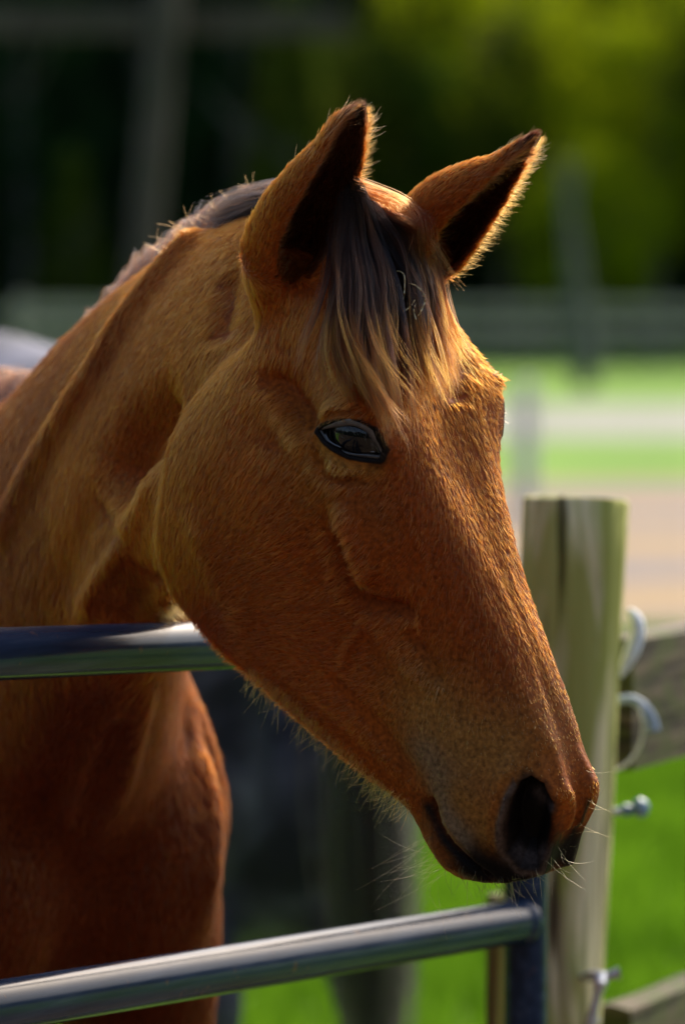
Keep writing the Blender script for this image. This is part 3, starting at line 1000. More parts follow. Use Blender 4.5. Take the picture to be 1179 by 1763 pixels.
TG = [over([(500,322),(465,332),(430,345),(395,362),(362,378)], [-.012, -.006, -.002, .0, .0]), over([(500,312),(462,318),(425,328),(390,345),(355,368)], [-.03] * 5), over([(490,306),(450,312),(412,322),(380,340),(348,372)], [-.05] * 5)]
for g in TG:
    pass
base_t = S.pick(440, 385)
def plane_pt(x, y, d): return P(x, y, d)
TG = [np.array([plane_pt(529, 361, 4.02), plane_pt(484, 354, 4.05), plane_pt(444, 366, 4.08), plane_pt(409, 384, 4.11), plane_pt(366, 401, 4.15)]),
      np.array([plane_pt(519, 334, 4.04), plane_pt(479, 332, 4.07), plane_pt(439, 341, 4.10), plane_pt(399, 360, 4.14), plane_pt(364, 388, 4.18)]),
      np.array([plane_pt(544, 316, 4.08), plane_pt(494, 324, 4.11), plane_pt(449, 334, 4.14), plane_pt(406, 352, 4.17), plane_pt(359, 382, 4.22)])]
tp, _, tcc = strands(TG, 70, 24, .0045, .010, 1, None, seed=31, wave=.004, clump=0, lift=(0, .004), trim=(.8, 1.0), k=10)
add_hair('mane_tuft', tp, .00020 * np.linspace(1, .4, 10), np.where(tcc[:, 1:2] < .65, np.array([[.005, .004, .005]]), np.array([[.04, .014, .006]])), M_MANE, horse)
# stray hairs along the crest
sg = []
for q in range(46):
    x0, y0 = [(345,392),(370,378),(395,360),(420,345),(440,335),(460,325),(330,402),(300,425)][rm.integers(8)]
    x0 += rm.normal() * 18; y0 += abs(rm.normal()) * 6
    a = rm.uniform(-2.9, -1.6); Ls = rm.uniform(15, 55); cv = rm.uniform(-1.0, 1.4)
    p0 = P(x0, y0 + 8, 4.13); pl = [p0]
    for s_ in range(1, 7):
        aa = a + cv * s_ / 6; p0 = p0 + (RIGHT * math.cos(aa) - UP * math.sin(aa)) * (Ls / 6 / 1940); pl.append(p0)
    sg.append(pl)
sg = np.array(sg)
add_hair('stray_mane_hairs', sg, .00009, np.tile([.12, .04, .01], (len(sg), 1)) * rm.uniform(.5, 1.6, (len(sg), 1)), M_MANE, horse)

# long hairs: chin whiskers, jaw fringe, ear edges, lashes
def long_hairs(paths, n, length, direction, spread, curl, rad, color, name, k=7, seed=2, jitter=.004, cvar=.4, both=False):
    r = np.random.default_rng(seed)
    pp = catmull(S.path(paths), 6) if not isinstance(paths, np.ndarray) else paths
    u = r.uniform(0, len(pp) - 1.01, n); i = u.astype(int); f = (u - i)[:, None]
    X = pp[i] * (1 - f) + pp[i + 1] * f + r.normal(size=(n, 3)) * jitter
    D = nrm(nrm(RIGHT * direction[0] - UP * direction[1] - FWD * (direction[2] if len(direction) > 2 else 0)) + r.normal(size=(n, 3)) * spread)
    Lg = r.uniform(length[0], length[1], n)
    cur = r.normal(size=(n, 3)) * curl
    t = np.linspace(0, 1, k)[None, :, None]
    pts = X[:, None] + D[:, None] * (Lg[:, None, None] * t) + cur[:, None] * (Lg[:, None, None] * t * t)
    cl = np.array(color) * r.uniform(1 - cvar, 1 + cvar, (n, 1))
    return add_hair(name, pts, rad * np.linspace(1, .25, k), cl, M_MANE, horse)
long_hairs([(775,1490),(800,1504),(835,1511),(870,1513),(905,1511)], 60, (.012, .030), (.1, 1), .30, .25, .00013, (.05, .035, .02), 'chin_whiskers', seed=3)
long_hairs([(880,1495),(910,1503),(940,1494),(960,1470)], 18, (.010, .028), (.5, .9, .3), .35, .35, .00009, (.3, .20, .09), 'lip_whiskers', seed=4)
long_hairs([(1005,1330),(1012,1370),(1000,1420),(980,1460)], 14, (.010, .030), (.9, .35), .35, .45, .00008, (.2, .10, .03), 'nose_whiskers', seed=5)
long_hairs([(735,1440),(745,1480),(760,1500)], 30, (.03, .065), (-.8, .55), .35, .4, .00008, (.15, .08, .03), 'lower_lip_whiskers', seed=6)
long_hairs([(425,1155),(480,1190),(530,1235),(590,1290),(650,1350),(705,1390)], 650, (.008, .022), (-.35, .9), .35, .3, .00013, (.34, .12, .02), 'jaw_fringe', seed=7, jitter=.003)
long_hairs([(285,1045),(300,1052),(315,1050)], 260, (.006, .013), (.3, .8), .4, .3, .00016, (.20, .065, .012), 'throat_fringe', seed=8, jitter=.004)
def ear_edge(st, O, side, n, length, color, name, seed, out=.5):
    """fringe along one lip of an ear"""
    c = catmull(np.array([s_[0] for s_ in st]), 5); rr = catmull(np.array([[s_[1], s_[2]] for s_ in st]), 5)
    r = np.random.default_rng(seed); Ps = []
    axis = nrm(c[-1] - c[8])
    for q in range(n):
        u = r.uniform(9, len(c) - 1.5); i = int(u); f = u - i
        cc = c[i] * (1 - f) + c[i + 1] * f; R, ph = rr[i] * (1 - f) + rr[i + 1] * f; ph = math.radians(ph)
        t = nrm(c[i + 1] - c[i]); o = nrm(O - t * (O @ t)); w = np.cross(t, o)
        a = side * ph * r.uniform(.93, 1.0)
        rim = cc + (-o * .95 * math.cos(a) + w * math.sin(a)) * (R * r.uniform(.88, .99))
        D = nrm(w * side * out * r.uniform(-.2, 1.3) + o * 1.0 + t * r.uniform(.3, 1.2) + r.normal(size=3) * .25)
        Lg = r.uniform(*length) * (1.25 - .7 * u / len(c)); b = r.normal(size=3) * .2 + t * .4
        ts = np.linspace(0, 1, 6)[:, None]
        Ps.append(rim + D * Lg * ts + b * Lg * ts * ts)
    Ps = np.array(Ps)
    return add_hair(name, Ps, .00010 * np.linspace(1, .25, 6), np.array(color) * r.uniform(.6, 1.3, (n, 1)), M_MANE, horse)
for st, O, nm in ((NEAR_EAR, O_N, 0), (FAR_EAR, O_F, 1)):
    for sd_ in (-1, 1):
        ear_edge(st, O, sd_, 800, (.003, .010), (.14, .042, .006), 'ear_fringe', 40 + nm * 2 + sd_)
    # hair inside the ear
    c = catmull(np.array([s_[0] for s_ in st]), 5); rr = catmull(np.array([s_[1] for s_ in st]), 5); Ps = []; r = np.random.default_rng(60 + nm)
    for q in range(2600):
        u = r.uniform(10, len(c) - 8); i = int(u); t = nrm(c[i + 1] - c[i]); o = nrm(O - t * (O @ t)); w = np.cross(t, o)
        a = r.uniform(-1.7, 1.7); R = rr[i] * .84
        X = c[i] + (-o * .95 * math.cos(a) + w * math.sin(a)) * R
        D = nrm(o * .7 + t * .7 - w * .3 * np.sign(a) + r.normal(size=3) * .3); Lg = r.uniform(.008, .020)
        ts = np.linspace(0, 1, 6)[:, None]
        Ps.append(X + D * Lg * ts + t * Lg * .4 * ts * ts)
    Ps = np.array(Ps)
    add_hair('ear_lining_hair', Ps, .00016 * np.linspace(1, .3, 6), np.array([.15, .055, .018]) * r.uniform(.3, 1.5, (len(Ps), 1)), M_MANE, horse)

# ------------------------------------------------------------------ eyes
def eye_mat():
    m, nt, out = new_mat('eye_surface')
    b = N(nt, 'ShaderNodeBsdfPrincipled')
    tc = N(nt, 'ShaderNodeTexCoord'); nz = N(nt, 'ShaderNodeTexNoise', Scale=60.0, Detail=3.0)
    nt.links.new(tc.outputs['Object'], nz.inputs['Vector'])
    cr = ramp(nt, nz.outputs[0], [(0.35, (.002, .002, .003)), (0.75, (.008, .005, .004))])
    nt.links.new(cr.outputs[0], b.inputs['Base Color'])
    b.inputs['Roughness'].default_value = 0.05; b.inputs['Specular IOR Level'].default_value = 0.36
    nt.links.new(b.outputs[0], out.inputs[0]); return m
M_EYE = eye_mat()
M_LID = pbr('eyelid_skin', [(0.3, (.022, .017, .014)), (0.7, (.055, .043, .037))], scale=(300, 300, 300), rough=(.28, .42), bump=.3, bump_dist=.0006)
M_ULID = pbr('upper_eyelid_skin', [(0.3, (.055, .045, .040)), (0.7, (.125, .102, .092))], scale=(300, 300, 300), rough=(.3, .45), bump=.3, bump_dist=.0006)
M_WET = pbr('wet_lid_margin', [(0.3, (.05, .05, .055)), (0.7, (.10, .10, .11))], scale=(200, 200, 200), rough=(.1, .2), bump=0)
eyec = (UPP[2:-1].mean(0) + LOP[2:-1].mean(0)) / 2
e1 = nrm(UPP[-1] - UPP[0])
e3 = nrm(np.cross(e1, nrm(LOP[4] - UPP[4]))); e3 *= -np.sign(e3 @ FWD)
e2 = np.cross(e3, e1)
eyec = eyec - e3 * .0175 - e1 * .0030
RADII = (.0270, .0215, .0215)
def to_eye(q): return eyec + q[..., :1] * e1 * RADII[0] + q[..., 1:2] * e2 * RADII[1] + q[..., 2:3] * e3 * RADII[2]
def uv_sphere(c, r, n=48):
    th = np.linspace(0, np.pi, n // 2 + 1); ph = np.linspace(0, 2 * np.pi, n, endpoint=False)
    Vv = np.array([[math.sin(t) * math.cos(p), math.sin(t) * math.sin(p), math.cos(t)] for t in th for p in ph]) * r + c
    Ff = []
    for i in range(n // 2):
        for j in range(n):
            Ff.append((i * n + j, (i + 1) * n + j, (i + 1) * n + (j + 1) % n, i * n + (j + 1) % n))
    return Vv, np.array(Ff)
for side in (0, 1):
    fl = (lambda p: p) if side == 0 else (lambda p: mirror(p))
    Vv, Ff = uv_sphere(np.zeros(3), 1.0)
    ball = mesh_np('eyeball', fl(to_eye(Vv)), Ff if side == 0 else Ff[:, ::-1], M_EYE, horse)
    for nm, pl, r0, flat in (('upper_eyelid', UPP, [.0009, .0024, .0036, .0043, .0045, .0042, .0036, .0028, .0022, .0014], 1.0), ('lower_eyelid', LOP, [.0010, .0013, .0015, .0017, .0018, .0019, .0020, .0021, .0019, .0012], 1.0)):
        mb = MB(); g = pl - e3 * .0022
        g2 = catmull(np.column_stack([g, r0]), 4)
        mb.tube([fl(q[:3]) for q in g2], list(g2[:, 3]), n=14)
        mb.build(nm, M_ULID if nm == 'upper_eyelid' else M_LID, horse)
    mb = MB(); g = catmull(WEP - e3 * .0020, 4)
    mb.tube([fl(q) for q in g], .0007, n=8); mb.build('lid_margin', M_WET, horse)
# lashes
rl = np.random.default_rng(77); LS = []
for q in range(60):
    u = rl.uniform(1.5, 7.8); i = int(u); f = u - i
    a = UPP[i] * (1 - f) + UPP[i + 1] * f - UP * .003
    D = nrm(-FWD * .55 - UP * rl.uniform(.5, 1.1) + RIGHT * rl.uniform(-.2, .45)); Lg = rl.uniform(.008, .018)
    ts = np.linspace(0, 1, 7)[:, None]
    LS.append(a + D * Lg * ts + (UP * .15 + RIGHT * .1) * Lg * ts ** 2)
LS = np.array(LS); LS = np.concatenate([LS, mirror(LS[:, :1] + (LS - LS[:, :1]) * .45)])
add_hair('eyelashes', LS, .00010 * np.linspace(1, .3, 7), np.tile([.03, .02, .015], (len(LS), 1)), M_MANE, horse)

# straw caught in the forelock
M_STRAW = pbr('straw', [(0.3, (.42, .34, .16)), (0.7, (.62, .52, .30))], scale=(90, 90, 90), rough=(.5, .7), bump=.2)
straw = MB()
zf = S.pick(700, 500) - FWD * .022; dzf = float((zf - CAM) @ FWD)
for pl in ([(683,467),(690,468),(696,476),(696,500),(694,515)], [(676,510),(679,498),(686,490),(690,496)], [(704,488),(716,492),(728,505),(731,520),(722,540),(716,546)], [(716,520),(712,535),(716,550)], [(670,540),(690,538),(706,528),(714,516)]):
    straw.tube([P(x, y, dzf + rng.normal() * .003) for x, y in catmull(np.array(pl, float), 4)], .0006, n=6)
so = straw.build('straw', M_STRAW)
tag(so, 'pale curled wisps of dry straw caught in the black forelock between the ears', 'straw')

# ================================================================== black horse behind
M_BLACK = pbr('black_coat', [(0.38, (.020, .020, .028)), (0.5, (.080, .080, .112)), (0.62, (.20, .203, .265))], scale=(4, 4, 6), rough=(.62, .8), bump=.15, bump_dist=.004, spec=.25)  # blue-grey patches put muscle highlights into the coat colour
_b = [n for n in M_BLACK.node_tree.nodes if n.type == 'BSDF_PRINCIPLED'][0]
_b.inputs['Sheen Weight'].default_value = .12; _b.inputs['Sheen Roughness'].default_value = .45; _b.inputs['Sheen Tint'].default_value = (.55, .62, .85, 1)
TR2, SD2 = nrm(np.array([.50, -.86, 0])), nrm(np.array([.86, .50, 0]))
B02 = np.array([-.858, 7.97, 0.0])
bp2 = horse_body(B02, TR2, SD2)
Bk = make_frame(B02, TR2, SD2)
fwd2 = -TR2
def nring(t0, z0, t1, z1, b): 
    p, q = Bk(t0, 0, z0), Bk(t1, 0, z1); return ((p + q) / 2, (p - q) / 2, SD2 * b)
bp2.append(loft(ellipse_rings([nring(.55, 1.42, .25, .80, .19), nring(.35, 1.43, .02, .95, .15), nring(.08, 1.46, -.18, 1.08, .11), nring(-.20, 1.56, -.40, 1.26, .085), nring(-.42, 1.66, -.58, 1.42, .07), nring(-.55, 1.68, -.66, 1.50, .06)]), 6, 4))
hp = [Bk(-.42, 0, 1.62), Bk(-.52, 0, 1.57), Bk(-.62, 0, 1.48), Bk(-.74, 0, 1.34), Bk(-.86, 0, 1.20), Bk(-.93, 0, 1.12)]
bp2.append(loft(tube_rings(hp, [.08, .115, .125, .095, .065, .045], [.75, .75, .75, .72, .75, .9]), 5, 3))
for s_ in (-1, 1):
    bp2.append(loft(tube_rings([Bk(-.44, .045 * s_, 1.64), Bk(-.45, .055 * s_, 1.72), Bk(-.47, .06 * s_, 1.80)], [.022, .034, .006]), 4, 2))
# thigh muscles seen from behind
AX2 = (Z, SD2, TR2)
bp2.append(blob(Bk(1.50, .12, .88), (.26, .10, .12), AX2)); bp2.append(blob(Bk(1.50, -.12, .88), (.26, .10, .12), AX2))
bp2.append(blob(Bk(1.42, .0, .74), (.21, .18, .14), AX2))
V2, T2 = fuse(bp2, .014)
E2, _ = edges_of(T2); V2 = laplace(V2, E2, 14, .6, 0)
bh = mesh_np('horse', V2, T2, M_BLACK)
tag(bh, 'black horse standing on the grass behind the chestnut horse, rump towards the gate', 'horse')
M_BMANE = hair_mat('black_tail_hair', attr=False, color=(.02, .018, .02))
rt = np.random.default_rng(5)
nt_ = 1400; t = np.linspace(0, 1, 9)[None, :, None]
r0 = Bk(1.66, 0, 1.22) + rt.normal(size=(nt_, 3)) * .018
tp = r0[:, None] + TR2 * (.10 * np.sin(np.minimum(t * 2, 1) * 1.57)) - Z * (t ** 1.1 * rt.uniform(.55, .80, (nt_, 1, 1))) + rt.normal(size=(nt_, 1, 3)) * np.array([1, 1, .2]) * (.016 * np.sin(t * 2.4)) + SD2 * .02 * t
add_hair('tail', tp, .0009, np.tile([.02, .018, .02], (nt_, 1)), M_BMANE, bh)
nm_ = 1500; uu = rt.uniform(0, 1, nm_)
pm = np.array([Bk(np.interp(q, [0, 1], [-.42, .35]), 0, np.interp(q, [0, .35, .7, 1], [1.66, 1.56, 1.46, 1.43])) for q in uu])
t = np.linspace(0, 1, 7)[None, :, None]
mp2 = pm[:, None] + SD2 * (.13 * np.minimum(t * 1.6, 1)) - Z * (.24 * t ** 1.5) + rt.normal(size=(nm_, 1, 3)) * .02 * t
add_hair('mane', mp2, .0009, np.tile([.02, .018, .02], (nm_, 1)), M_BMANE, bh)
# tail of the chestnut horse
Bn = make_frame(B0, TR, SD)
t = np.linspace(0, 1, 9)[None, :, None]
r0 = Bn(1.66, 0, 1.22) + rt.normal(size=(nt_, 3)) * .018
tp = r0[:, None] + TR * (.10 * np.sin(np.minimum(t * 2, 1) * 1.57)) - Z * (t ** 1.1 * rt.uniform(.55, .80, (nt_, 1, 1))) + rt.normal(size=(nt_, 1, 3)) * np.array([1, 1, .2]) * (.035 * np.sin(t * 2.4))
add_hair('tail', tp, .0009, np.tile([.02, .018, .02], (nt_, 1)), M_MANE, horse)

# ================================================================== gate
def gate_mat():
    m, nt, out = new_mat('gate_paint')
    b = N(nt, 'ShaderNodeBsdfPrincipled'); tc = N(nt, 'ShaderNodeTexCoord'); mp = N(nt, 'ShaderNodeMapping')
    mp.inputs['Rotation'].default_value = (0, 0, -math.atan2(.88, .469)); 
    mp2_ = N(nt, 'ShaderNodeMapping'); mp2_.inputs['Scale'].default_value = (7, 90, 90)
    nt.links.new(tc.outputs['Object'], mp.inputs[0]); nt.links.new(mp.outputs[0], mp2_.inputs[0])
    n1 = N(nt, 'ShaderNodeTexNoise', Scale=1.0, Detail=8.0); nt.links.new(mp2_.outputs[0], n1.inputs['Vector'])
    n2 = N(nt, 'ShaderNodeTexNoise', Scale=45.0, Detail=6.0); nt.links.new(tc.outputs['Object'], n2.inputs['Vector'])
    cr = ramp(nt, n1.outputs[0], [(0.32, (.010, .020, .040)), (0.55, (.018, .034, .066)), (0.72, (.042, .062, .098))])
    rust = ramp(nt, n2.outputs[0], [(0.66, (0, 0, 0)), (0.74, (1, 1, 1))])
    mx = N(nt, 'ShaderNodeMix'); mx.data_type = 'RGBA'; mx.inputs[7].default_value = (.16, .075, .03, 1)
    mm = N(nt, 'ShaderNodeMath'); mm.operation = 'MULTIPLY'; mm.inputs[1].default_value = .55; nt.links.new(rust.outputs[0], mm.inputs[0])
    nt.links.new(mm.outputs[0], mx.inputs[0]); nt.links.new(cr.outputs[0], mx.inputs[6]); nt.links.new(mx.outputs[2], b.inputs['Base Color'])
    rr = N(nt, 'ShaderNodeMapRange'); rr.inputs[3].default_value = .15; rr.inputs[4].default_value = .27
    nt.links.new(n2.outputs[0], rr.inputs[0]); nt.links.new(rr.outputs[0], b.inputs['Roughness'])
    b.inputs['Metallic'].default_value = .0; b.inputs['Specular IOR Level'].default_value = .14; b.inputs['Coat Weight'].default_value = .0
    bp = N(nt, 'ShaderNodeBump', Strength=.25, Distance=.0006); nt.links.new(n1.outputs[0], bp.inputs['Height']); nt.links.new(bp.outputs[0], b.inputs['Normal'])
    nt.links.new(b.outputs[0], out.inputs[0]); return m
M_GATE = gate_mat()
G0 = P(0, 1126, 3.87); G1 = P(905, 1577, 4.757); RG = .02225
gd3 = G1 - G0; hdir = nrm(np.array([gd3[0], gd3[1], 0])); hl = float(gd3 @ hdir)
slope = -.0470
def gpt(s, z0): return np.array([G0[0], G0[1], 0]) + hdir * s + Z * (z0 + slope * s)
zu = G0[2]; zl = P(0, 1737, 3.87)[2]
gate = empty('gate', gpt(hl, 0.05))
tag(gate, 'dark blue-grey tubular metal gate that the chestnut horse leans its head over', 'gate')
sl0 = -2.35
zs = [zu, zl, zl - .24, zl - .45, zl - .63, zl - .78]
for q, z0 in enumerate(zs):
    mb = MB()
    if q == 0:
        # top rail with the bent corner that runs down into the end upright
        pts = [gpt(sl0 + .05, z0), gpt(-.8, z0), gpt(0, z0), gpt(hl - .12, z0)]
        for a in np.linspace(0, math.pi / 2, 7)[1:]:
            pts.append(gpt(hl - .10 + .10 * math.sin(a), z0 - .10 + .10 * math.cos(a)))
        pts.append(gpt(hl, zs[-1] + .08))
        for a in np.linspace(0, math.pi / 2, 6)[1:]:
            pts.append(gpt(hl - .08 + .08 * math.cos(a), zs[-1] + .08 - .08 * math.sin(a)))
        pts.append(gpt(hl - .3, zs[-1]))
        mb.tube(pts, RG, n=32); mb.build('frame_tube', M_GATE, gate)
    elif q == len(zs) - 1:
        mb.tube([gpt(sl0, z0), gpt(hl - .29, z0)], RG * .985, n=32); mb.build('bottom_rail', M_GATE, gate)
    else:
        e = 14; pts = [gpt(sl0, z0), gpt(0, z0), gpt(hl - .06, z0), gpt(hl - .012, z0)]
        mb.tube(pts, [RG, RG, RG, RG * 1.0], n=32); mb.build('rail', M_GATE, gate)
        wb = MB()
        wb.tube([gpt(hl - .030, z0), gpt(hl - .024, z0), gpt(hl - .016, z0), gpt(hl - .008, z0)], [RG, RG + .0022, RG + .0040, RG + .001], n=24, cap=False)
        wb.build('weld_bead', M_GATE, gate)
mb = MB(); mb.tube([gpt(sl0, zu), gpt(sl0, zs[-1])], RG, n=24); mb.build('hinge_upright', M_GATE, gate)
mb = MB(); mb.tube([gpt(-.9, zu - .021), gpt(-.9, zs[-1] + .021)], RG * .8, n=20); mb.build('brace', M_GATE, gate)

# ================================================================== timber posts and rails
def wood_mat(name, base, green, dark, gscale=6.0, gthr=.5, axis='z', greenamt=1.0, shift=0.0):
    m, nt, out = new_mat(name)
    b = N(nt, 'ShaderNodeBsdfPrincipled'); tc = N(nt, 'ShaderNodeTexCoord')
    mp = N(nt, 'ShaderNodeMapping'); mp.inputs['Scale'].default_value = (40, 40, .8) if axis == 'z' else (3, 3, 60)
    mp.inputs['Location'].default_value = (shift, shift, 0)
    nt.links.new(tc.outputs['Object'], mp.inputs[0])
    n1 = N(nt, 'ShaderNodeTexNoise', Scale=1.0, Detail=8.0, Distortion=.05); nt.links.new(mp.outputs[0], n1.inputs['Vector'])
    mp3 = N(nt, 'ShaderNodeMapping'); mp3.inputs['Scale'].default_value = (gscale * 3, gscale * 3, gscale * .6) if axis == 'z' else (gscale, gscale, gscale * 2)
    mp3.inputs['Location'].default_value = (shift * 2, 1.3, .4)
    nt.links.new(tc.outputs['Object'], mp3.inputs[0])
    n2 = N(nt, 'ShaderNodeTexNoise', Scale=1.0, Detail=5.0, Distortion=.6); nt.links.new(mp3.outputs[0], n2.inputs['Vector'])
    c1 = ramp(nt, n1.outputs[0], [(0.38, dark), (0.48, base), (0.66, tuple(min(1, x * 1.35) for x in base))])
    gm = ramp(nt, n2.outputs[0], [(gthr - .06, (0, 0, 0)), (gthr + .10, (1, 1, 1))])
    mm = N(nt, 'ShaderNodeMath'); mm.operation = 'MULTIPLY'; mm.inputs[1].default_value = greenamt; nt.links.new(gm.outputs[0], mm.inputs[0])
    mx = N(nt, 'ShaderNodeMix'); mx.data_type = 'RGBA'; nt.links.new(mm.outputs[0], mx.inputs[0]); nt.links.new(c1.outputs[0], mx.inputs[6])
    mg = N(nt, 'ShaderNodeMix'); mg.data_type = 'RGBA'; mg.blend_type = 'MULTIPLY'; mg.inputs[0].default_value = .5
    mg.inputs[6].default_value = (*green, 1); nt.links.new(c1.outputs[0], mg.inputs[7])
    mg.inputs[0].default_value = 0.0
    nt.links.new(mg.outputs[2], mx.inputs[7])
    mpc = N(nt, 'ShaderNodeMapping'); mpc.inputs['Scale'].default_value = (75, 75, 1.6) if axis == 'z' else (5, 5, 90)
    nt.links.new(tc.outputs['Object'], mpc.inputs[0])
    n4 = N(nt, 'ShaderNodeTexNoise', Scale=1.0, Detail=3.0); nt.links.new(mpc.outputs[0], n4.inputs['Vector'])
    ck = ramp(nt, n4.outputs[0], [(0.34, (.16, .13, .10)), (0.43, (1, 1, 1))])
    mk = N(nt, 'ShaderNodeMix'); mk.data_type = 'RGBA'; mk.blend_type = 'MULTIPLY'; mk.inputs[0].default_value = .9
    nt.links.new(mx.outputs[2], mk.inputs[6]); nt.links.new(ck.outputs[0], mk.inputs[7])
    nt.links.new(mk.outputs[2], b.inputs['Base Color']); b.inputs['Roughness'].default_value = .85; b.inputs['Specular IOR Level'].default_value = .2
    bp = N(nt, 'ShaderNodeBump', Strength=.7, Distance=.004); nt.links.new(n1.outputs[0], bp.inputs['Height']); nt.links.new(bp.outputs[0], b.inputs['Normal'])
    nt.links.new(b.outputs[0], out.inputs[0]); return m
M_POST = wood_mat('post_wood', (.66, .58, .33), (.26, .29, .035), (.30, .24, .12), gthr=.43, greenamt=.85)
M_RAILW = wood_mat('rail_wood', (.090, .070, .042), (.055, .072, .014), (.02, .016, .010), axis='h', gscale=14, gthr=.47, greenamt=.8)
M_GREYW = wood_mat('grey_wood', (.33, .29, .24), (.10, .13, .07), (.10, .10, .09), gthr=.6)
M_ZINC = pbr('galvanised_steel', [(0.3, (.42, .44, .47)), (0.7, (.62, .64, .68))], scale=(60, 60, 60), rough=(.3, .5), metallic=.8, bump=.1)
M_TWINE = pbr('white_cord', [(0.3, (.60, .68, .74)), (0.7, (.80, .86, .90))], scale=(120, 120, 120), rough=(.6, .8), bump=.3)
M_PLAST = pbr('blue_grey_plastic', [(0.3, (.10, .20, .26)), (0.7, (.20, .32, .38))], scale=(40, 40, 40), rough=(.35, .5), bump=0)
M_WHITEP = pbr('worn_white_paint', [(0.3, (.42, .44, .38)), (0.7, (.66, .67, .60))], scale=(8, 8, 8), rough=(.6, .8))

def round_post(name, pts, r0, mat, seed, n=40, chamfer=.006, parent=None, split=True):
    """slightly irregular pole with shakes along it"""
    r = np.random.default_rng(seed)
    pts = np.asarray(pts, float); m = 26
    s_ = np.linspace(0, 1, m); c = pts[0] + (pts[1] - pts[0]) * s_[:, None]
    t = nrm(pts[1] - pts[0]); u = nrm(np.cross(t, (1., 0, 0))); w = np.cross(t, u)
    ang = 2 * np.pi * np.arange(n) / n
    prof = 1 + .025 * np.sin(2 * ang + r.uniform(0, 6)) + .018 * np.sin(5 * ang + r.uniform(0, 6)) + .006 * r.normal(size=n)
    for q in range(5):
        k0 = r.integers(n); prof[k0] -= r.uniform(.03, .07)
    Vv = []
    for i in range(m):
        rr = r0 * prof * (1 + .012 * np.sin(i * .9 + ang * 2))
        Vv.append(c[i] + (np.cos(ang)[:, None] * u + np.sin(ang)[:, None] * w) * rr[:, None])
    top = c[-1] + t * .004 + (np.cos(ang)[:, None] * u + np.sin(ang)[:, None] * w) * (r0 * prof * .93)[:, None]
    Vv.append(top)
    Vv = np.vstack(Vv + [c[-1] + t * .005, c[0]])
    F = []
    for i in range(m):
        for k in range(n):
            F.append((i * n + k, i * n + (k + 1) % n, (i + 1) * n + (k + 1) % n, (i + 1) * n + k))
    for k in range(n):
        F.append((m * n + k, m * n + (k + 1) % n, len(Vv) - 2)); F.append(((k + 1) % n, k, len(Vv) - 1))
    o = mesh_np(name, Vv, F, mat, parent)
    md = o.modifiers.new('split', 'EDGE_SPLIT'); md.split_angle = math.radians(45)
    return o
# gate post: slightly leaning
ptop = P(991, 862, 5.0); pb_ = P(944, 1763, 5.0)
dirp = nrm(ptop - pb_); pbot = ptop - dirp * (ptop[2] + .3) / dirp[2]
post = empty('gate_post', (pbot[0] + dirp[0] * .3, pbot[1], 0))
tag(post, 'pale round wooden gate post with green algae streaks, just right of the horse muzzle', 'post')
round_post('post_shaft', [pbot, ptop], .0575, M_POST, 3, parent=post)
# plank rails running off the post to the right
ra_dir = nrm(np.array([.097, .275, -.006]))
ra_n = nrm(np.cross(ra_dir, Z))
def plank(name, start, length, h, th, mat, seed, label=None, parent=None, bow=.006):
    r = np.random.default_rng(seed); m = 14; Vv = []; F = []
    sec = [(-.5, -.5), (-.5, -.15), (-.5, .2), (-.46, .5), (0, .54), (.44, .5), (.5, .2), (.5, -.15), (.5, -.5), (0, -.52)]
    for i in range(m):
        c = start + ra_dir * length * i / (m - 1) + Z * bow * math.sin(i * .7 + seed)
        for a, b_ in sec:
            Vv.append(c + ra_n * th * (a + r.normal() * .02) + Z * h * (b_ + r.normal() * .006))
    k = len(sec)
    for i in range(m - 1):
        for j in range(k): F.append((i * k + j, i * k + (j + 1) % k, (i + 1) * k + (j + 1) % k, (i + 1) * k + j))
    F.append(tuple(range(k - 1, -1, -1))); F.append(tuple((m - 1) * k + j for j in range(k)))
    o = mesh_np(name, Vv, F, mat, parent)
    md = o.modifiers.new('split', 'EDGE_SPLIT'); md.split_angle = math.radians(35)
    return o
fence1 = empty('post_and_rail_fence', P(1060, 1763, 5.2))
tag(fence1, 'mossy dark wooden plank fence running off the gate post to the right edge', 'fence')
r1 = P(1052, 1222, 5.13) + ra_n * .0
plank('rail', r1, 2.3, .142, .050, M_RAILW, 1, parent=fence1)
plank('rail', np.array([r1[0], r1[1], .628]), 2.3, .142, .050, M_RAILW, 2, parent=fence1)
plank('rail', np.array([r1[0], r1[1], .24]), 2.3, .142, .050, M_RAILW, 3, parent=fence1)
e1 = r1 + ra_dir * 2.33
round_post('post', [np.array([e1[0], e1[1], -.3]), np.array([e1[0], e1[1], 1.26])], .055, M_POST, 8, parent=fence1)
# cords, wire, insulator and catch on the post
mb = MB(); pl = catmull(np.array([(1066,1165),(1078,1140),(1092,1108),(1096,1080),(1090,1060),(1080,1050)], float), 4)
mb.tube([P(x, y, 5.02) for x, y in pl], list(np.interp(np.linspace(0, 1, len(pl)), [0, .3, .7, 1], [.004, .0105, .0105, .004])), n=10, flat=.8)
tag(mb.build('cord', M_TWINE), 'frayed white cord knotted round the post above the mossy rail', 'cord')
mb = MB(); pl = catmull(np.array([(1060,1206),(1085,1204),(1105,1215),(1120,1238),(1125,1258)], float), 5)
mb.tube([P(x, y, 5.04) for x, y in pl], list(np.linspace(.0045, .0075, len(pl))), n=10)
M_BLUEC = pbr('blue_grey_cord', [(0.3, (.20, .28, .36)), (0.7, (.38, .46, .54))], scale=(60, 60, 60), rough=(.5, .7), bump=.2)
tag(mb.build('cord', M_BLUEC), 'pale blue-grey cord bent in an arch in front of the mossy rail', 'cord')
mb = MB(); pl = catmull(np.array([(1100,1215),(1107,1250),(1100,1285),(1082,1312),(1060,1325),(1045,1322)], float), 5)
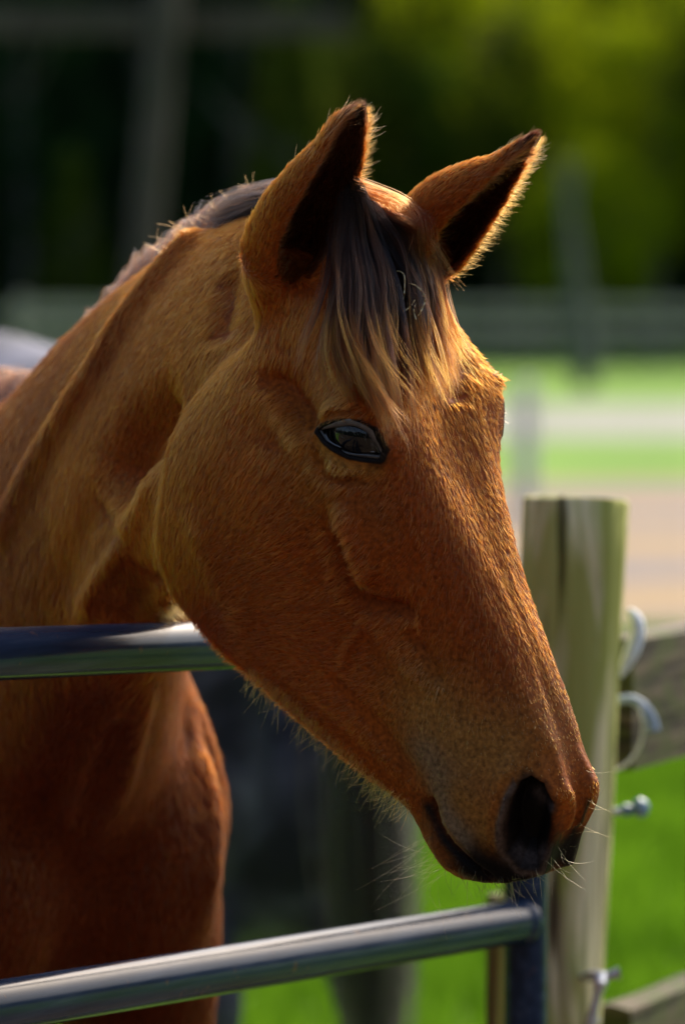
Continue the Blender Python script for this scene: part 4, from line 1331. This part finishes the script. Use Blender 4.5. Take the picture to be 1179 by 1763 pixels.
mb.tube([P(x, y, 5.03) for x, y in pl], .0019, n=8)
tag(mb.build('wire_loop', M_ZINC), 'thin wire loop hanging under the blue-grey cord beside the post', 'wire')
ins = empty('insulator', P(1090, 1390, 5.0))
tag(ins, 'blue-grey insulator knob sticking out of the right side of the gate post', 'insulator')
mb = MB(); mb.tube([P(1040, 1396, 5.0), P(1064, 1397, 5.0), P(1080, 1394, 5.0)], [.003, .0042, .0035], n=12); mb.build('screw', M_ZINC, ins)
mb = MB(); mb.tube([P(1068, 1396, 5.0), P(1078, 1395, 5.0), P(1088, 1393, 5.0)], [.0045, .0075, .0045], n=16); mb.build('collar', M_PLAST, ins)
mb = MB(); mb.tube([P(1086, 1393, 5.0), P(1092, 1392, 5.0), P(1102, 1391, 5.0), P(1112, 1390, 5.0), P(1117, 1390, 5.0)], [.003, .0085, .0115, .0085, .003], n=18); mb.build('knob', M_PLAST, ins)
lt = empty('gate_catch', P(1035, 1690, 4.93))
tag(lt, 'galvanised steel catch with hanging chain link low on the gate post', 'catch')
mb = MB(); mb.tube([P(1000, 1682, 4.95), P(1020, 1680, 4.93), P(1040, 1683, 4.92), P(1052, 1678, 4.92), P(1066, 1675, 4.92)], [.0035, .0065, .006, .0045, .007], n=14); mb.build('bolt', M_ZINC, lt)
mb = MB(); mb.tube([P(1034, 1680, 4.92), P(1033, 1695, 4.91), P(1028, 1712, 4.91)], [.007, .0075, .005], n=14); mb.build('eye_ring', M_ZINC, lt)
mb = MB(); mb.tube([P(1029, 1706, 4.91), P(1024, 1730, 4.91), P(1018, 1752, 4.91), P(1014, 1790, 4.91)], [.0042, .0050, .0056, .0050], n=12); mb.build('hook', M_ZINC, lt)
mb = MB(); mb.tube([P(1030, 1752, 4.92), P(1024, 1757, 4.92), P(1016, 1762, 4.92)], [.004, .006, .004], n=12); mb.build('pin', M_ZINC, lt)

# a thin stake seen between gate upright and grass
st_ = round_post('stake', [np.array([P(862, 1763, 5.1)[0] - .01, 5.11, -.2]), P(862, 1640, 5.1) + Z * .06], .016, wood_mat('stake_wood', (.20, .15, .08), (.10, .11, .03), (.08, .06, .03)), 12)
tag(st_, 'thin brown wooden stake standing between the gate end and the grass', 'stake')

# ================================================================== ground
def sheet_mat(name, stops, scale, bump=.3, dist=.03, rough=.9):
    m, nt, out = new_mat(name)
    b = N(nt, 'ShaderNodeBsdfPrincipled'); tc = N(nt, 'ShaderNodeTexCoord'); mp = N(nt, 'ShaderNodeMapping'); mp.inputs['Scale'].default_value = scale
    nt.links.new(tc.outputs['Object'], mp.inputs[0])
    n1 = N(nt, 'ShaderNodeTexNoise', Scale=1.0, Detail=9.0, Roughness=.65, Distortion=.3); nt.links.new(mp.outputs[0], n1.inputs['Vector'])
    cr = ramp(nt, n1.outputs[0], stops); nt.links.new(cr.outputs[0], b.inputs['Base Color']); b.inputs['Roughness'].default_value = rough
    b.inputs['Specular IOR Level'].default_value = .15
    n2 = N(nt, 'ShaderNodeTexNoise', Scale=14.0, Detail=8.0); nt.links.new(tc.outputs['Object'], n2.inputs['Vector'])
    bp = N(nt, 'ShaderNodeBump', Strength=bump, Distance=dist); nt.links.new(n2.outputs[0], bp.inputs['Height']); nt.links.new(bp.outputs[0], b.inputs['Normal'])
    nt.links.new(b.outputs[0], out.inputs[0]); return m
M_GRASS = sheet_mat('meadow', [(0.30, (.055, .115, .008)), (0.48, (.105, .23, .012)), (0.7, (.20, .32, .04))], (.5, .8, 1))
M_GRAVEL = sheet_mat('pale_gravel', [(0.3, (.20, .21, .17)), (0.7, (.30, .30, .25))], (1, 2, 1))
M_DIRT = sheet_mat('paddock_soil', [(0.30, (.13, .115, .12)), (0.48, (.18, .155, .15)), (0.56, (.29, .20, .10)), (0.75, (.33, .235, .12))], (.05, .34, 1))
def sheet(name, x0, x1, y0, y1, z, mat, nx=60, ny=2, wav=0.0, seed=1):
    r = np.random.default_rng(seed); xs = np.linspace(x0, x1, nx)
    w0 = wav * (np.sin(xs * .31 + seed) + .6 * np.sin(xs * .83 + 2 * seed)); w1 = wav * (np.sin(xs * .27 + 3 * seed) + .6 * np.sin(xs * .71 + seed))
    Vv = []
    for j in range(ny):
        f = j / (ny - 1)
        Vv += [(x, (y0 + a) * (1 - f) + (y1 + b) * f, z) for x, a, b in zip(xs, w0, w1)]
    F = [(j * nx + i, j * nx + i + 1, (j + 1) * nx + i + 1, (j + 1) * nx + i) for j in range(ny - 1) for i in range(nx - 1)]
    o = mesh_np(name, Vv, F, mat, smooth=False); o['kind'] = 'structure'; return o
sheet('ground', -1500, 1500, -60, 2500, 0, M_GRASS, nx=10)
sheet('path', -60, 60, 47, 61, .004, M_GRAVEL, wav=.5, seed=2)
sheet('paddock', -60, 60, 20, 36.5, .004, M_DIRT, wav=.35, seed=4)
M_YARD = sheet_mat('yard_gravel', [(0.3, (.07, .050, .033)), (0.5, (.11, .080, .055)), (0.75, (.16, .12, .085))], (2, 2, 1))
sheet('unseen_yard', -60, 60, -60, 5.4, .004, M_YARD, wav=.1, seed=6)  # unseen gravel, added so warm light bounces up instead of green
# grass blades on the near field
M_BLADE, nt, out = new_mat('grass_blades')
bd = N(nt, 'ShaderNodeBsdfDiffuse'); tr_ = N(nt, 'ShaderNodeBsdfTranslucent'); ms = N(nt, 'ShaderNodeMixShader'); ms.inputs[0].default_value = .45
oi = N(nt, 'ShaderNodeTexCoord'); nz = N(nt, 'ShaderNodeTexNoise', Scale=1.2, Detail=5.0); nt.links.new(oi.outputs['Object'], nz.inputs['Vector'])
cr = ramp(nt, nz.outputs[0], [(0.3, (.050, .125, .006)), (0.7, (.16, .32, .014))])
nt.links.new(cr.outputs[0], bd.inputs[0]); nt.links.new(cr.outputs[0], tr_.inputs[0]); nt.links.new(bd.outputs[0], ms.inputs[1]); nt.links.new(tr_.outputs[0], ms.inputs[2]); nt.links.new(ms.outputs[0], out.inputs[0])
def blades(n, x0, x1, y0, y1, h, w, seed):
    r = np.random.default_rng(seed)
    X = np.column_stack([r.uniform(x0, x1, n), r.uniform(y0, y1, n), np.zeros(n)])
    a = r.uniform(0, 6.28, n); side = np.column_stack([np.cos(a), np.sin(a), 0 * a]) * w
    hh = r.uniform(.5, 1.2, n)[:, None] * h
    lean = np.column_stack([r.normal(size=n), r.normal(size=n), np.zeros(n)]) * .4 * hh
    Vv = np.stack([X - side, X + side, X + lean + Z * hh], 1).reshape(-1, 3)
    return Vv, np.arange(3 * n).reshape(-1, 3)
Vv, Ff = blades(190000, -3.2, 3.2, 6.0, 20.0, .09, .006, 5)
g = mesh_np('grass', Vv, Ff, M_BLADE); g['kind'] = 'stuff'; g['label'] = 'bright green short grass of the near field'; g['category'] = 'grass'

# ================================================================== far fence, boards, frame
far = empty('far_fence', (4, 84, 0))
tag(far, 'blurred grey post and rail fence across the far side of the field', 'fence')
rail_me = None
for z0 in (1.20, .86, .50):
    mb = MB(); mb.box((8, 84, z0), (14, 0, 0), (0, .03, 0), (0, 0, .085)); mb.build('rail', M_GREYW, far, smooth=False, bevel=.01)
pm_ = MB(); pm_.box((0, 0, .68), (.09, 0, 0), (0, .09, 0), (0, 0, .70)); p0 = pm_.build('post', M_GREYW, far, smooth=False, bevel=.015)
p0.location = (-5.8, 84.13, 0)
for k in range(1, 12):
    c = p0.copy(); COL.objects.link(c); c.parent = far; c.location = (-5.8 + 2.4 * k, 84.13, 0)
bf = empty('board_fence', (-8, 82, 0))
tag(bf, 'blurred grey close-boarded barrier at the left edge behind the neck', 'fence')
mb = MB(); mb.box((0, 0, .84), (.14, 0, 0), (0, .02, 0), (0, 0, .47)); b0 = mb.build('board', M_GREYW, bf, smooth=False, bevel=.008)
b0.location = (-14, 82, 0)
for k in range(1, 42):
    c = b0.copy(); COL.objects.link(c); c.parent = bf; c.location = (-14 + .295 * k, 82 + .012 * (k % 2), 0)
for z0 in (.6, 1.1):
    mb = MB(); mb.box((-7.9, 82.06, z0), (6.2, 0, 0), (0, .03, 0), (0, 0, .05)); mb.build('rail', M_GREYW, bf, smooth=False)
fr = empty('timber_frame', (-1.3, 30, 0))
tag(fr, 'tall pale leaning timber post with a crossbeam, blurred behind the neck', 'timber frame')
M_PALEW = wood_mat('pale_weathered_wood', (.050, .052, .036), (.03, .04, .02), (.03, .03, .022), gthr=.55)
a_, b_ = P(292, -40, 30), P(243, 480, 30); dd = nrm(a_ - b_); foot = b_ - dd * b_[2] / dd[2]
mb = MB(); mb.tube([foot, b_, a_], .105, n=18); mb.build('post', M_PALEW, fr)
mb = MB(); mb.box((P(600, 38, 30.3) + P(-900, 30, 30.3)) / 2, (P(600, 38, 30.3) - P(-900, 30, 30.3)) / 2, (0, .09, 0), (0, 0, .095)); mb.build('crossbeam', M_PALEW, fr, smooth=False)
f2 = P(-900, 300, 30); mb = MB(); mb.tube([np.array([f2[0], 30.0, 0]), np.array([f2[0], 30.0, P(0, 30, 30)[2]])], .14, n=14); mb.build('post', M_PALEW, fr)
wp_ = MB(); wp_.tube([np.array([P(905, 0, 30)[0], 30.0, 0]), np.array([P(905, 0, 30)[0], 30.0, P(905, 660, 30)[2]]), np.array([P(905, 0, 30)[0], 30.0, P(905, 655, 30)[2]])], [.06, .06, .04], n=18)
tag(wp_.build('marker_post', M_WHITEP), 'short whitish post out of focus just right of the horse forehead', 'post')

# ================================================================== trees
def leaf_mat(name, c0, c1, trans=.45):
    m, nt, out = new_mat(name)
    bd = N(nt, 'ShaderNodeBsdfDiffuse'); tr_ = N(nt, 'ShaderNodeBsdfTranslucent'); ms = N(nt, 'ShaderNodeMixShader'); ms.inputs[0].default_value = trans
    tc = N(nt, 'ShaderNodeTexCoord'); nz = N(nt, 'ShaderNodeTexNoise', Scale=.7, Detail=4.0); nt.links.new(tc.outputs['Object'], nz.inputs['Vector'])
    cr = ramp(nt, nz.outputs[0], [(0.35, c0), (0.65, c1)])
    nt.links.new(cr.outputs[0], bd.inputs[0]); nt.links.new(cr.outputs[0], tr_.inputs[0]); nt.links.new(bd.outputs[0], ms.inputs[1]); nt.links.new(tr_.outputs[0], ms.inputs[2]); nt.links.new(ms.outputs[0], out.inputs[0])
    return m
M_DARKL = leaf_mat('dark_needles', (.008, .022, .010), (.016, .040, .012), .2)
M_LITL = leaf_mat('sunlit_tone_leaves', (.14, .20, .006), (.30, .36, .008), .6)  # sunlit patch of the wood put into the leaf colour
M_MIDL = leaf_mat('olive_leaves', (.03, .065, .008), (.09, .11, .012), .45)
M_BARK = pbr('bark', [(0.3, (.05, .045, .038)), (0.7, (.12, .11, .09))], scale=(6, 6, 2), rough=(.8, .95), bump=.5, bump_dist=.02)
M_PBARK = pbr('pale_bark', [(0.3, (.055, .058, .048)), (0.7, (.095, .095, .078))], scale=(4, 4, 1.5), rough=(.8, .95), bump=.4, bump_dist=.02)
def crown_mesh(name, kind, h, w, seed, n, mat):
    r = np.random.default_rng(seed); cen = []
    if kind == 'cone':
        for k in range(int(h * 14)):
            z = h * (.06 + .92 * r.uniform() ** .9); R = w * (1 - z / h) ** .8 * r.uniform(.55, 1.05); a = r.uniform(0, 6.28)
            cen.append((R * math.cos(a), R * math.sin(a), z, .5))
    else:
        for k in range(60):
            v = nrm(r.normal(size=3)) * r.uniform(.45, 1.0); cen.append((v[0] * w, v[1] * w, h * .60 + v[2] * h * .40, r.uniform(.5, 1.0)))
    cen = np.array(cen); i = r.integers(len(cen), size=n)
    X = cen[i, :3] + r.normal(size=(n, 3)) * (cen[i, 3] * .55)[:, None]
    X[:, 2] = np.maximum(X[:, 2], .3)
    a = nrm(r.normal(size=(n, 3))); b = nrm(np.cross(a, r.normal(size=(n, 3)))); s_ = r.uniform(.06, .15, (n, 1))
    Vv = np.stack([X - a * s_, X + b * s_ * .6, X + a * s_, X - b * s_ * .6], 1).reshape(-1, 3)
    me_o = mesh_np(name, Vv, np.arange(4 * n).reshape(-1, 4), mat, smooth=False)
    return me_o
def trunk_obj(h, r0, seed, mat, top=.8):
    mb = MB(); r = np.random.default_rng(seed)
    pts = [np.array([r.normal() * .02 * q, r.normal() * .02 * q, h * top * q / 6]) for q in range(7)]
    mb.tube(pts, list(np.linspace(r0, r0 * .3, 7)), n=12)
    for q in range(6):
        a = r.uniform(0, 6.28); z = h * r.uniform(.35, .7); L_ = h * r.uniform(.15, .28)
        mb.tube([(0, 0, z), (L_ * .5 * math.cos(a), L_ * .5 * math.sin(a), z + L_ * .35), (L_ * math.cos(a), L_ * math.sin(a), z + L_ * .8)], [r0 * .4, r0 * .25, r0 * .08], n=8)
    return mb.build('trunk', mat)
protos = {}
def proto(key):
    kind, h, w, seed, n, lm, bm, r0 = key
    if key not in protos:
        c = crown_mesh('crown', kind, h, w, seed, n, lm); t_ = trunk_obj(h, r0, seed, bm)
        protos[key] = (c, t_, [True])
    return protos[key]
PINE = ('cone', 13, 3.0, 1, 15000, M_DARKL, M_BARK, .22); PINE2 = ('cone', 11, 2.6, 2, 12000, M_MIDL, M_BARK, .2)
LIME = ('ball', 10, 3.4, 3, 9000, M_LITL, M_BARK, .2); LIME2 = ('ball', 8, 2.6, 4, 7000, M_LITL, M_PBARK, .3)
OLIVE = ('ball', 9, 3.0, 5, 10000, M_MIDL, M_BARK, .22)
def plant_tree(key, name, x, y, sc, label, group):
    c, t_, fresh = proto(key)
    e = empty(name, (x, y, 0))
    cat = 'tree'
    tag(e, label, cat, group)
    for o in (c, t_):
        q = o if fresh[0] else o.copy()
        if not fresh[0]: COL.objects.link(q)
        q.parent = e; q.matrix_parent_inverse = Matrix()
    fresh[0] = False
    e.scale = (sc, sc, sc); e.rotation_euler = (0, 0, random.uniform(0, 6.28))
PL_ = ['tall dark evergreen, leftmost of the wood, left of the leaning post', 'dark evergreen with a slim crown just left of the leaning pale post', 'tallest dark evergreen, straight behind the leaning pale post',
       'dark evergreen right of the leaning post, above the black mane tuft', 'dark evergreen standing behind the left ear of the horse', 'dark evergreen right beside the tip of the left ear', 'dark evergreen between the two ears, set far back', 'dark evergreen at the far right edge behind the leafy trees']
for (x, y, sc), lb in zip([(-15, 101, 1), (-11.5, 97, .95), (-9, 103, 1.1), (-6.6, 96, .9), (-4.4, 102, 1.05), (-2.2, 97, .92), (-.2, 104, 1.1), (12, 104, 1.1)], PL_):
    plant_tree(PINE, 'pine_tree', x, y, sc, lb, 'dark evergreens behind the field')
for (x, y, sc), lb in zip([(-7.8, 92.5, .42), (-5.4, 93, .38), (-1.0, 94, .65)], ['low olive-tinged fir tree at the left edge above the grey boards', 'small olive-tinged fir tree left of the horse crest', 'larger olive-tinged fir tree between the ears']):
    plant_tree(PINE2, 'fir_tree', x, y, sc, lb, 'olive firs')
plant_tree(LIME, 'lime_tree', 3.4, 100, 1.0, 'yellow-green leafy tree coloured as sunlit, above the far ear', 'sunlit leafy trees')
plant_tree(LIME, 'lime_tree', 6.6, 98, .85, 'yellow-green leafy tree coloured as sunlit, at the upper right edge', 'sunlit leafy trees')
plant_tree(LIME2, 'lime_tree', 5.0, 93, .55, 'smaller pale-trunked leafy tree above the end of the far fence', 'sunlit leafy trees')
plant_tree(OLIVE, 'oak_tree', 1.4, 98, .9, 'olive green leafy tree between the two ears of the horse', 'olive leafy trees')
plant_tree(OLIVE, 'oak_tree', 9.5, 96, .9, 'olive green leafy tree at the far right of the wood', 'olive leafy trees')
plant_tree(OLIVE, 'oak_tree', 4.2, 106, 1.2, 'tall olive green leafy tree behind the yellow-green ones', 'olive leafy trees')
# pale trunk standing before the wood on the right
tt_ = MB(); tt_.tube([P(1008, 700, 70) * np.array([1, 1, 0]), P(1000, 560, 70), P(985, 430, 70), P(975, 330, 70), P(968, 260, 70)], [.17, .16, .13, .09, .03], n=14)
tt_.tube([P(978, 360, 70), P(992, 310, 70), P(998, 270, 70)], [.07, .04, .02], n=10)
bt = tt_.build('bare_tree', M_PBARK); tag(bt, 'slim pale bare trunk rising above the far fence on the right', 'tree')
# closed wood behind everything
r = np.random.default_rng(8); n = 80000
th_ = np.concatenate([r.uniform(-.32, .32, 50000), r.uniform(-1.75, 1.75, n - 50000)])
def arc(th_, rad):
    return np.column_stack([rad * np.sin(th_), rad * np.cos(th_)])
q = arc(th_, r.uniform(114, 121, n)); X = np.column_stack([q, 19 * r.uniform(0, 1, n) ** .8])
X[:, 2] *= 1 + .12 * np.sin(th_ * 55) + .08 * np.sin(th_ * 140)
a = nrm(r.normal(size=(n, 3))); b = nrm(np.cross(a, r.normal(size=(n, 3)))); s_ = r.uniform(.25, .5, (n, 1)) * np.where(np.abs(th_) > .32, 2.6, 1)[:, None]
w_ = mesh_np('woods', np.stack([X - a * s_, X + b * s_ * .6, X + a * s_, X - b * s_ * .6], 1).reshape(-1, 3), np.arange(4 * n).reshape(-1, 4), M_DARKL, smooth=False)
tag(w_, 'dense dark wood closing off the view behind the field', 'woods', kind='stuff')
nx = 260; ts = np.linspace(-1.85, 1.85, nx); Vv = []; F = []
for z0, dy in ((0, 0), (6, -1.5), (12, 0), (18, 2.5), (19, 5), (0, 9)):
    for t in ts:
        R_ = 122 + dy + 1.5 * math.sin(t * 80 + z0) + r.normal() * .8
        Vv.append((R_ * math.sin(t), R_ * math.cos(t), z0 * (1 + .10 * math.sin(t * 60) + .06 * math.sin(t * 23))))
for j in range(5):
    for i in range(nx - 1): F.append((j * nx + i, j * nx + i + 1, (j + 1) * nx + i + 1, (j + 1) * nx + i))
th = mesh_np('thicket', Vv, F, M_DARKL); tag(th, 'dark inner thicket of the wood beyond the field', 'woods', kind='stuff')

# unseen leafy wall added behind the camera to darken reflections and low sky light
r = np.random.default_rng(18); n = 42000
X = np.column_stack([r.uniform(-32, 32, n), -13 + r.uniform(-1.2, 1.2, n), 6.2 * r.uniform(0, 1, n)])
X[:, 1] += (np.abs(X[:, 0]) / 32) ** 2 * 9
X[:, 2] *= 1 + .12 * np.sin(X[:, 0] * .6) + .06 * np.sin(X[:, 0] * 1.9)
a = nrm(r.normal(size=(n, 3))); b = nrm(np.cross(a, r.normal(size=(n, 3)))); s_ = r.uniform(.14, .30, (n, 1))
hd_ = mesh_np('unseen_hedge', np.stack([X - a * s_, X + b * s_ * .6, X + a * s_, X - b * s_ * .6], 1).reshape(-1, 3), np.arange(4 * n).reshape(-1, 4), M_DARKL, smooth=False)
tag(hd_, 'unseen leafy wall added behind the camera to darken what the gate and eye reflect', 'unseen_hedge', kind='stuff')
